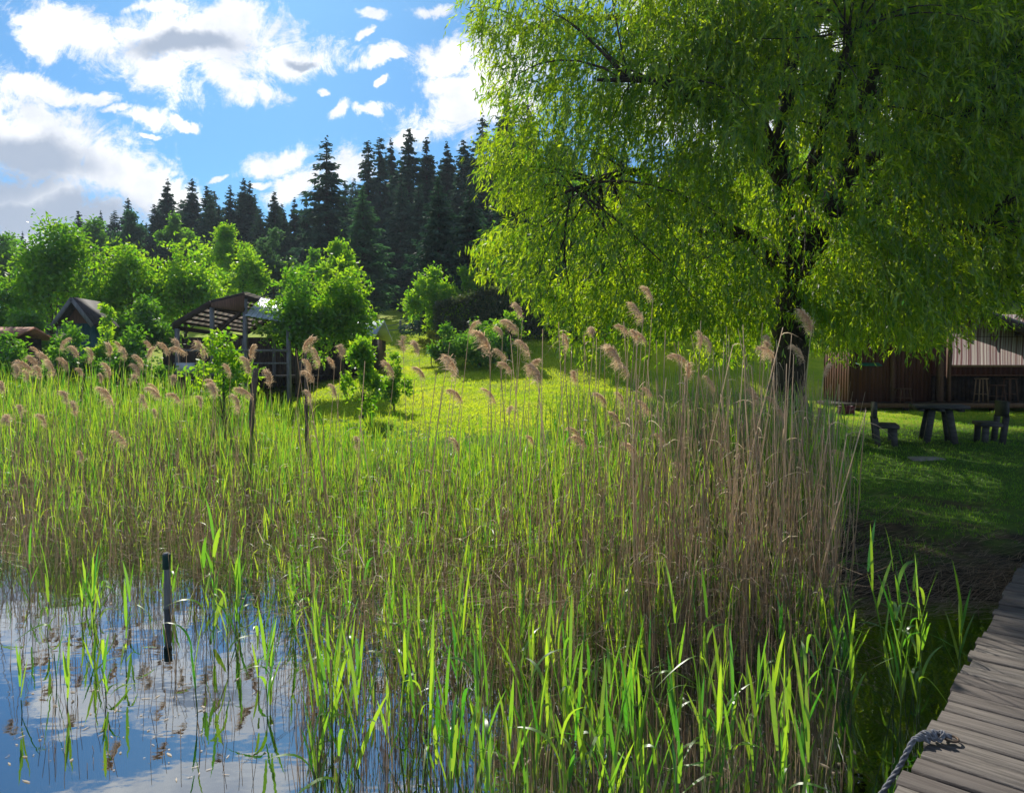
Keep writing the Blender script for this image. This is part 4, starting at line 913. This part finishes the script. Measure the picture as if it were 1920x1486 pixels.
b = MB(); a = np.linspace(0, 2 * PI, 24); b.tube(np.stack([.10 + .028 * np.cos(a), .02 + .028 * np.sin(a), .012 + a * 0], 1), .005, 6, cap=False); b.build('ring', 'iron', rp, smooth=True)

# mooring post standing in the water
def stake(name, label, px, py_top, D, r, mat='beam', lean=(0, 0), cat='post', base=None):
    p = P(px, py_top, D); z0 = gz(p[0], D) - .3
    t = thing(name, (p[0], D, z0), label, cat, 'old wooden posts among the reeds')
    b = MB(); K = 8; tz = np.linspace(0, p[2] - z0, K); tw = rng.normal(size=(K, 2)) * r * .08
    pts = np.stack([-lean[0] * (1 - tz / tz[-1]) + tw[:, 0], -lean[1] * (1 - tz / tz[-1]) + tw[:, 1], tz], 1)
    b.tube(pts, np.r_[np.full(K - 1, r) * (1 + rng.normal(size=K - 1) * .05), r * .8], 12); b.build('shaft', mat, t, smooth=True)
    return t
t = stake('mooring_post', 'thin grey mooring post with a dark cap standing in the open water at the left', 312, 1036, 6.0, .028, 'post')
pz = P(312, 1040, 6.0)[2] - t.location.z
b = MB(); b.tube([(0, 0, pz - .12), (0, 0, pz + .0), (0, 0, pz + .008)], [.033, .033, .031], 12); b.build('cap', 'darkteal', t, smooth=False)
stake('stake', 'thick leaning grey post left of the lawn among the plumes', 480, 690, 12, .055, lean=(.25, 0))
stake('stake', 'tall brown pole behind the reeds in front of the wide bright tree', 573, 660, 12, .028)
stake('stake', 'brown sunlit stake near the willow trunk', 1422, 775, 9.5, .05, 'paleboard', lean=(-.1, 0))
stake('stake', 'thin brown stake right of the willow trunk', 1538, 765, 8.6, .035, 'paleboard')

# ------------------------------------------------------------------ reeds
# bed outline: in photo columns a = x / y, nearest and farthest distance
def bed(a, y):
    near = np.interp(a, [-.9, -.5, -.34, -.27, -.05, .1, .3, .46, .50, .56], [7.2, 6.9, 6.2, 4.9, 4.6, 4.5, 4.5, 5.0, 5.4, 9])
    far = np.interp(a, [-.9, -.40, -.33, -.1, .05, .3, .42, .47, .5], [21, 18, 14, 12, 12, 11, 9.5, 7.5, 6.0])
    return near, far
def reed_height(a, y):
    "height of the living reeds"
    h = np.interp(a, [-.9, -.45, -.36, -.30, -.1, .02, .12, .25, .46], [1.95, 1.85, 1.55, 1.15, 1.02, 1.25, 1.65, 1.75, 1.6])
    near, far = bed(a, y)
    return h * np.interp((y - near) / (far - near), [0, .2, .5, 1], [.34, .50, .82, 1.0])
def spread(n, g, front=0.0, amax=.468):
    a = g.uniform(-.80, amax, n); near, far = bed(a, 0); u = g.random(n)
    y = near + front + (far - near) * (u ** 1.15)
    return a * y, y, a
def reed_plants(mbs, mbl, x, y, z0, h, g, wscale=1.0, lean=.10, K=4, rleaf=None, top=True, nl=5):
    n = len(x); base = np.stack([x, y, z0], 1); tip = base + np.stack([g.normal(size=n) * lean * h, g.normal(size=n) * lean * h, h * .86], 1)
    mbs.stems(base, tip, .0035 * wscale, 3, r=g.random(n))
    for k in range(nl):
        f = np.interp(k, [0, nl - 1], [.42, 1.0]); f = np.clip(f + g.normal(size=n) * .05, .2, 1.0)
        b0 = base + (tip - base) * f[:, None]
        az = g.random(n) * 2 * PI; spreadk = (.16 + .30 * g.random(n)) * (1.15 - .65 * f)
        d0 = np.stack([np.cos(az) * spreadk, np.sin(az) * spreadk, np.ones(n)], 1)
        L = h * (.20 + .14 * g.random(n)) * (1.1 - .2 * abs(f - .8)); L = np.clip(L, .12, .42)
        dr = np.where(g.random(n) < .16, .85, .10) * (.5 + g.random(n)); bend = np.stack([np.cos(az) * dr * .55, np.sin(az) * dr * .55, -dr * .75], 1)
        sd_ = np.stack([-np.sin(az), np.cos(az), g.normal(size=n) * .25], 1) + g.normal(size=(n, 3)) * .35
        mbl.blades(b0, d0, bend, L, (.013 + .010 * g.random(n)) * wscale, K, sd_, r=np.clip(g.random(n) if rleaf is None else rleaf + g.normal(size=n) * .15, 0, 1))
g = np.random.default_rng(99)
# the mass of living reeds
n = 10500; x, y, a = spread(n, g); z0 = np.minimum(ground(x, y), .6)
clump = .5 + .5 * vn(x, y, 2.3, 4); nr, fr = bed(a, y); kp = g.random(n) < (.35 + .65 * clump) * np.interp((y - nr) / (fr - nr), [0, .2, .5], [.15, .6, 1.0]); x, y, a, z0 = x[kp], y[kp], a[kp], z0[kp]
kp = (z0 < .45); x, y, a, z0 = x[kp], y[kp], a[kp], z0[kp]
zr_ = np.maximum(z0, -.05); h = reed_height(a, y) * (.72 + .42 * g.random(len(x)))
hz_ = zr_ + h - z0
ms, ml = MB(), MB(); reed_plants(ms, ml, x, y, z0, hz_, g, .62, nl=6)
tag(ml.build('reed_bed', 'reed'), 'thick mass of young green reeds filling the lake margin', 'reeds', kind='stuff')
tag(ms.build('reed_stalks', 'reedstem'), 'stalks of the young green reeds rising through the bed', 'reeds', kind='stuff')
print('reeds', len(x))
# dry canes of last year
n = 10800; x, y, a = spread(n, g, .1, .472); dens = np.interp(a, [-.8, -.4, -.1, .05, .2, .44, .49], [.8, .75, .7, .8, 1.0, 1.0, .9]); kp = g.random(n) < dens * (.45 + .55 * (.5 + .5 * vn(x, y, 1.7, 9))); x, y, a = x[kp], y[kp], a[kp]
z0 = ground(x, y); n = len(x)
hh = np.interp(a, [-.8, -.4, -.3, -.05, .1, .2, .3, .46], [1.85, 1.7, 1.1, 1.15, 1.6, 1.95, 2.1, 1.9]) * np.where(a > .08, .48 + .57 * g.random(n) ** 1.3, .38 + .62 * g.random(n) ** 1.7); near, far = bed(a, y); hh *= np.interp((y - near) / (far - near), [0, .25, 1], [.55, .9, 1.0])
base = np.stack([x, y, z0], 1); tip = base + np.stack([g.normal(size=n) * .09 * hh, g.normal(size=n) * .09 * hh, hh - z0 + np.maximum(z0, 0)], 1)
md = MB(); md.stems(base, tip, .0036, 3, bow=g.normal(size=(n, 3)) * [.03, .03, 0]); 
k = g.integers(0, n, 3800); b0 = base[k] + (tip[k] - base[k]) * (.35 + .6 * g.random((len(k), 1))); az = g.random(len(k)) * 6.28
md.blades(b0, np.stack([np.cos(az) * .5, np.sin(az) * .5, np.ones(len(k)) * .8], 1), np.stack([np.cos(az) * .4, np.sin(az) * .4, -np.ones(len(k)) * 1.0], 1), .12 + .2 * g.random(len(k)), .007, 4)
tag(md.build('dry_reed_bed', 'dry'), 'dense brown stalks of dead reeds standing between the green ones', 'reeds', kind='stuff')
# bent and fallen canes, litter
n = 7500; x, y, a = spread(n, g, .0, .475); z0 = np.maximum(ground(x, y), -.02); az = g.random(n) * 6.28; L = .3 + .8 * g.random(n); el = np.abs(g.normal(size=n)) * .45
base = np.stack([x, y, z0 + g.random(n) * np.where(a > -.1, .95, .7) * g.random(n)], 1); tip = base + np.stack([np.cos(az) * np.cos(el) * L, np.sin(az) * np.cos(el) * L, np.sin(el) * L * .6], 1)
mf = MB(); mf.stems(base, tip, .0032, 2, bow=g.normal(size=(n, 3)) * .05)
# litter along the shore on the right
n2 = 2600; px_ = g.uniform(1540, 1990, n2); yy2 = 5.6 + np.abs(g.normal(size=n2)) * .8 + g.random(n2) * .8; xx2 = (px_ - CX) / F * yy2; zz2 = np.maximum(ground(xx2, yy2), 0) + .012; az = g.normal(size=n2) * .5; L = .06 + .35 * g.random(n2) ** 2
base = np.stack([xx2, yy2, zz2], 1); x3 = xx2 + np.cos(az) * L; y3 = yy2 + np.sin(az) * L; tip = np.stack([x3, y3, np.maximum(ground(x3, y3), 0) + .014 + g.random(n2) * .03], 1)
mf.stems(base, tip, .003, 2)
tag(mf.build('reed_litter', 'dry'), 'broken and fallen dry reed stalks lying across the bed and the shore', 'reed litter', kind='stuff')

# ---- individual plumed reeds
def plume_mesh(seed, L=.26, fulln=150):
    g = np.random.default_rng(seed); mb = MB()
    def axis(t): return np.stack([-.42 * L * t ** 2.2, .04 * L * np.sin(t * 5 + seed), L * t * (1 - .28 * t * t)], 1)
    t = g.random(fulln) ** .8; ax = axis(t)
    out = np.stack([-.35 - .75 * t * g.random(fulln) + .55 * (g.random(fulln) - .4), g.normal(size=fulln) * .6, .75 + .4 * g.random(fulln)], 1)
    Ls = L * (.12 + .46 * g.random(fulln) ** 1.5) * (1.1 - .55 * t)
    dr = g.uniform(.3, 1.5, fulln)
    mb.blades(ax, out, np.stack([-.38 * dr, g.normal(size=fulln) * .15, -.62 * dr], 1), Ls, .0036, 4, prof=np.array([.5, 1.2, 1.7, 1.4, .3]))
    k = int(fulln * 2.4); t = g.random(k); ax = axis(t)
    mb.leaves(ax + g.normal(size=(k, 3)) * L * [.09, .07, .06] + np.stack([-L * .13 * (1 - t * .4), 0 * t, 0 * t - L * .03], 1), g.normal(size=(k, 3)) + [-.5, 0, -.7], .017, .0038)
    return mb.mesh('plume')
PM = []
for k in range(7):
    me = plume_mesh(200 + k, .24 + .03 * (k % 4), 230 + 40 * (k % 3)); me.materials.append(M['plume']); PM.append(me)
PL = [(75,648),(91,669),(72,674),(112,640),(129,677),(148,651),(171,664),(156,687),(206,651),(227,643),(234,656),(284,638),(276,655),(268,674),(318,646),(332,640),(350,646),(385,651),(469,656),(471,682),(432,690),(52,698),(78,690),(401,726),(300,726),(323,703),(8,718),
 (42,762),(125,736),(141,762),(214,744),(273,749),(292,765),(302,729),(245,702),(378,744),(404,722),(474,728),(237,822),(156,848),(16,775),(448,757),(88,780),(30,690),(62,684),(100,690),(190,700),(205,690),(262,690),(340,735),
 (568,643),(640,652),(598,673),(583,682),(589,697),(583,740),(627,671),(506,706),(738,691),(756,643),(785,646),(797,694),(855,688),(879,608),(942,610),(921,646),(950,658),(980,576),(972,604),(994,652),(960,679),(1013,700),(987,685),(930,740),(867,736),(631,727),(954,757),(670,825),(860,830),
 (1224,546),(1205,587),(1178,608),(1114,611),(1062,640),(1197,623),(1212,625),(1162,671),(1179,688),(1289,661),(1290,692),(1331,649),(1313,635),(1445,628),(1433,654),(1455,654),(1223,726),(1137,743),(1169,748),(1164,784),(1423,743),(1471,774),(1217,762),(1088,803),
 (1520,608),(1508,660),(1545,685),(1100,820),(1490,860),(1585,840),(1000,815),(1195,843),(1290,880),(1460,745),(1080,700),(1250,820),(1340,720)]
def zone_label(px, py, kind):
    z = ('before the gabled hut at the left' if px < 200 else 'before the left trees and open shed' if px < 420 else 'before the open shed and its sapling' if px < 520 else
         'before the wide bright tree' if px < 680 else 'against the bright lawn' if px < 850 else 'against the hedge and shaded bank' if px < 1050 else
         'against the hanging willow leaves' if px < 1400 else 'beside the willow trunk')
    if py > 715: z = {0: 'low in the reed bed at the left', 1: 'low in the middle of the reed bed', 2: 'low in the reeds before the willow'}[0 if px < 500 else 1 if px < 1050 else 2]
    return kind + ' ' + z
g = np.random.default_rng(123)
for k, (px, py) in enumerate(PL):
    if px < 500: D = g.uniform(9.5, 12.5)
    elif px < 850: D = g.uniform(8.0, 10)
    else: D = g.uniform(5.8, 7.6)
    if py > 715: D = g.uniform(6.8, 8.5)
    D = min(D, float(bed((px - CX) / F, 0)[1]) - .2)
    p = P(px, py + 14, D); z0 = gz(p[0], D); L = p[2] - z0
    big_ = 1.0 if px in (1520, 1162, 1164, 1013, 855, 921) else g.uniform(.6, .88)
    flip = g.random() < .14; size_ = 'large' if big_ > .8 else 'small' if big_ < .68 else 'medium'
    t = thing('plumed_reed', (p[0], D, z0), zone_label(px, py, 'dry reed, %s tan plume nodding %s,' % (size_, 'right' if flip else 'left')), 'reed', 'dry reeds carrying feathery plumes')
    b = MB(); lx = g.uniform(.02, .16) * L * (1 if g.random() < .8 else -1); cv = np.array([[lx * (1 - (1 - s_) ** 1.2) - lx, g.normal() * .005, L * s_] for s_ in np.linspace(0, 1, 7)])
    b.tube(cv, np.linspace(.0052, .0028, 7), 5, cap=False, r=.75); b.build('stem', 'dry', t)
    pl = bpy.data.objects.new('plume', PM[k % 7]); COL.objects.link(pl); pl.parent = t
    pl.location = tuple(cv[-1] - [0, 0, .02]); s_ = big_ * (1.0 if D < 9 else 1.25); pl.scale = (s_, s_, s_)
    pl.rotation_euler = (g.normal() * .15, g.normal() * .22 - .1, g.normal() * .7 + (PI if flip else 0))

# ---- individual bare canes standing out on the right
for k in range(110):
    px = g.uniform(1060, 1600) if k < 90 else g.uniform(560, 1060); D = g.uniform(5.0, 7.2); a = (px - CX) / F
    if D > bed(a, 0)[1] : D = float(bed(a, 0)[1]) - .1
    top = g.uniform(600, 800) if px < 1500 else g.uniform(690, 860)
    p = P(px, top, D); z0 = gz(p[0], D); L = p[2] - z0; lx = g.normal() * .10 * L
    t = thing('dry_cane', (p[0], D, z0), ('tall ' if L > 2.2 else 'short ' if L < 1.7 else '') + 'bare pale dry cane ' + ('leaning left ' if lx < -.1 else 'leaning right ' if lx > .1 else 'standing upright ') + ('before the willow leaves' if 1060 < px < 1400 else 'by the willow trunk' if px < 1520 and px > 1060 else 'at the right edge of the reed bed' if px > 1060 else 'standing before the lawn'), 'reed', 'bare dry canes')
    cv = np.array([[lx * s_, g.normal() * .006, L * s_] for s_ in np.linspace(0, 1, 7)])
    b = MB(); b.tube(cv, np.linspace(.0055, .0030, 7), 5, cap=True, r=g.random()); b.build('stem', 'dry', t)
    nl = 1; b = MB(); f = .55 + .45 * g.random(nl); az = g.random(nl) * 6.28
    b.blades(cv[-1][None] * f[:, None], np.stack([np.cos(az) * .6, np.sin(az) * .6, np.full(nl, .7)], 1), np.stack([np.cos(az) * .5, np.sin(az) * .5, np.full(nl, -1.1)], 1), .14 + .14 * g.random(nl), .009, 5)
    b.build('dead_leaf', 'dry', t)

# ---- individual green shoots in the water at the front
SH = []
for k in range(250):
    Dn = 2665 / g.uniform(530, 880)
    if k < 80: px = g.uniform(1000, 1560); D = Dn
    elif k < 150: px = g.uniform(590, 1050); D = Dn
    elif k < 185: px = g.uniform(20, 560); D = g.uniform(3.9, 6.4)
    elif k < 199: px = g.uniform(1540, 1610); D = g.uniform(3.6, 6.0)
    else: px = g.uniform(560, 1560); D = g.uniform(4.6, 7.0)
    SH.append((px, D, g.uniform(.12, .5) if 150 <= k < 185 else g.uniform(.25, .55) if 185 <= k < 199 else g.uniform(.22, .62)))
for k in range(9): SH.append((1700 + g.uniform(-32, 32), 4.2 + g.uniform(-.25, .25), g.uniform(.6, 1.05)))
SH += [(400, 5.3, .95), (392, 5.3, .7), (1790, 4.6, .5), (1800, 4.7, .4), (1330, 3.6, .95), (840, 3.9, .7), (1180, 3.7, .75), (1500, 3.5, .8)]
def shoot_label(px, D):
    if px > 1750: return 'in dark water beside the jetty'
    if px > 1650: return 'in the lone clump left of the jetty'
    if px > 1535: return 'at the right edge of the bed'
    z = 'right of centre' if px > 1280 else 'just right of centre' if px > 1000 else 'left of centre' if px < 780 else 'at centre'
    if px > 560: return ('nearest the viewer, ' if D < 4.4 else 'in the front water ' if D < 5.2 else 'against the dry stalks ') + z
    return 'in open reflecting water ' + ('left of the mooring post' if px < 300 else 'right of the mooring post')
for k, (px, D, h) in enumerate(SH):
    q = ray(px, 1300); x = q[0] / q[1] * D; z0 = gz(x, D)
    lab = shoot_label(px, D); lx = g.normal() * .08 * h; dz_ = g.random(16)
    lab = ('tall' if h > .7 else 'low' if h < .45 else 'mid height') + ' green reed shoot ' + ('leaning left' if lx < -.025 else 'leaning right' if lx > .025 else 'growing upright') + ', ' + lab
    if k >= 259 and px in (400, 392): lab = 'tall broad bladed green reed right of the mooring post' if px == 400 else 'shorter broad bladed green reed touching the tall one right of the mooring post'
    t = thing('green_reed', (x, D, z0), lab, 'reed', 'young green reeds in the front water')
    H = h - z0 * .0 ; top = -z0 + h
    ly = g.normal() * .04 * h
    cv = np.array([[lx * s_ ** 1.5, ly * s_, (top * .8) * s_] for s_ in np.linspace(0, 1, 6)]); b = MB(); b.tube(cv, np.linspace(.0045, .003, 6), 5, cap=False, r=g.random()); b.build('stem', 'reedstem', t)
    nl = int(3 + h * 4); b = MB(); zlev = np.linspace(max(.05, .12), 1.0, nl)
    zz = -z0 + h * .8 * zlev; f = zz / (top * .8); bx = np.stack([lx * f ** 1.5, ly * f, zz], 1); az = g.random() * 3.14 + np.arange(nl) * PI + g.normal(size=nl) * .5
    spn = (.34 - .26 * zlev) * (.6 + .9 * g.random(nl)); d0 = np.stack([np.cos(az) * spn, np.sin(az) * spn, np.ones(nl)], 1)
    wide = 1.6 if px in (400, 392) else 1.0
    Lf = np.clip(.20 + .30 * g.random(nl), 0, h * .7 + .12); dr = np.where(g.random(nl) < .22, 1.0, .12) * (.5 + g.random(nl))
    b.blades(bx, d0, np.stack([np.cos(az) * dr * .5, np.sin(az) * dr * .5, -dr * .8], 1), Lf, (.014 + .011 * g.random(nl)) * wide, 7, np.stack([-np.sin(az), np.cos(az), 0 * az], 1) + g.normal(size=(nl, 3)) * .3)
    b.build('leaves', 'reedfront', t)
# thin bare stalks and bent canes in the open water at the left
ms = MB(); n = 1500; px_ = g.uniform(0, 620, n); px_[300:] = g.uniform(560, 1560, 1200); D_ = g.uniform(3.5, 7.0, n); D_[300:] = g.uniform(3.0, 5.0, 1200); x = (px_ - CX) / F * D_; z0 = ground(x, D_)
base = np.stack([x, D_, z0], 1); hh = g.uniform(.02, .5, n) * np.interp(D_, [3.5, 7], [.35, 1.6]); hh[300:] = g.uniform(.02, .75, 1200) * np.interp(D_[300:], [3, 5], [.5, 1.2]); tip = base + np.stack([g.normal(size=n) * .05, g.normal(size=n) * .05, hh - z0], 1)
ms.stems(base, tip, .003, 3, bow=g.normal(size=(n, 3)) * [.02, .02, 0])
tag(ms.build('water_stalks', 'dry'), 'thin broken stalks poking out of the open reflecting water', 'stalks', kind='stuff')

# ------------------------------------------------------------------ grass
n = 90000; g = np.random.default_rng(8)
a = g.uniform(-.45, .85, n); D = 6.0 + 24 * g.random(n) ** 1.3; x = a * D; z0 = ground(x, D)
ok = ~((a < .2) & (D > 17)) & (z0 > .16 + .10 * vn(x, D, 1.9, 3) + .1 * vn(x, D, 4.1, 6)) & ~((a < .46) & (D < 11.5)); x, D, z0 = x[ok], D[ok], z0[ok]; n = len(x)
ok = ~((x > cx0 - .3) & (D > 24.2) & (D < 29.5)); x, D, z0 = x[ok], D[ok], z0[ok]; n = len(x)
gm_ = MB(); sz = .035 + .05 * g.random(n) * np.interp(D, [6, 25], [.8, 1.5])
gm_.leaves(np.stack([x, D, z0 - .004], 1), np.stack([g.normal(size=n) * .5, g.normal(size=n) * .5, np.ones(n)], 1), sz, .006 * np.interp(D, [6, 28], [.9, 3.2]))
tag(gm_.build('lawn_grass', 'shade_tint_grass'), 'short lawn grass on the bank and under the willow, darkened for its shade', 'grass', kind='stuff')
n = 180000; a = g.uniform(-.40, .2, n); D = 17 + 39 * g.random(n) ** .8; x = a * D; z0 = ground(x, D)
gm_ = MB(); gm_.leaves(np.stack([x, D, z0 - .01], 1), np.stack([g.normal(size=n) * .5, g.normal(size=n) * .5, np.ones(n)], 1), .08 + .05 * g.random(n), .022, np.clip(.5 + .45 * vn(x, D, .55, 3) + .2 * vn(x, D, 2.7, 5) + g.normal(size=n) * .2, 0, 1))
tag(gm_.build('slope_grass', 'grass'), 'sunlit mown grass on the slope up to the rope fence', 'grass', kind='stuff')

# ------------------------------------------------------------------ air
hb_ = MB(); hb_.box((0, 350, 30), (1100, 1000, 70))
hm, t = newmat('haze_air'); pv = nn(t, 'ShaderNodeVolumePrincipled'); pv.inputs['Color'].default_value = (.72, .84, 1, 1); pv.inputs['Density'].default_value = .00035; pv.inputs['Anisotropy'].default_value = .2
o = nn(t, 'ShaderNodeOutputMaterial'); t.links.new(pv.outputs[0], o.inputs['Volume']); M['haze'] = hm
tag(hb_.build('haze', 'haze'), 'thin bluish summer air between the viewer and the hill', 'haze', kind='stuff')

# floating flecks between the stems
n = 1500; g = np.random.default_rng(31); px_ = g.uniform(-20, 1640, n); D_ = 3.4 + 3.4 * g.random(n); x = (px_ - CX) / F * D_
ok = (ground(x, D_) < -.05) & (vn(x, D_, 1.7, 2) + g.normal(size=n) * .35 > .15); x, D_ = x[ok], D_[ok]; n = len(x)
fb = MB(); az = g.random(n) * 6.28; L = .012 + .05 * g.random(n) ** 2.5; d0 = np.stack([np.cos(az), np.sin(az), az * 0], 1); sd2 = np.stack([-np.sin(az), np.cos(az), az * 0], 1)
fb.blades(np.stack([x, D_, np.full(n, .004)], 1), d0, d0 * 0, L, .004 + .012 * g.random(n), 2, sd2)
tag(fb.build('floating_litter', 'dry'), 'small dry flecks floating on the water between the stems', 'litter', kind='stuff')
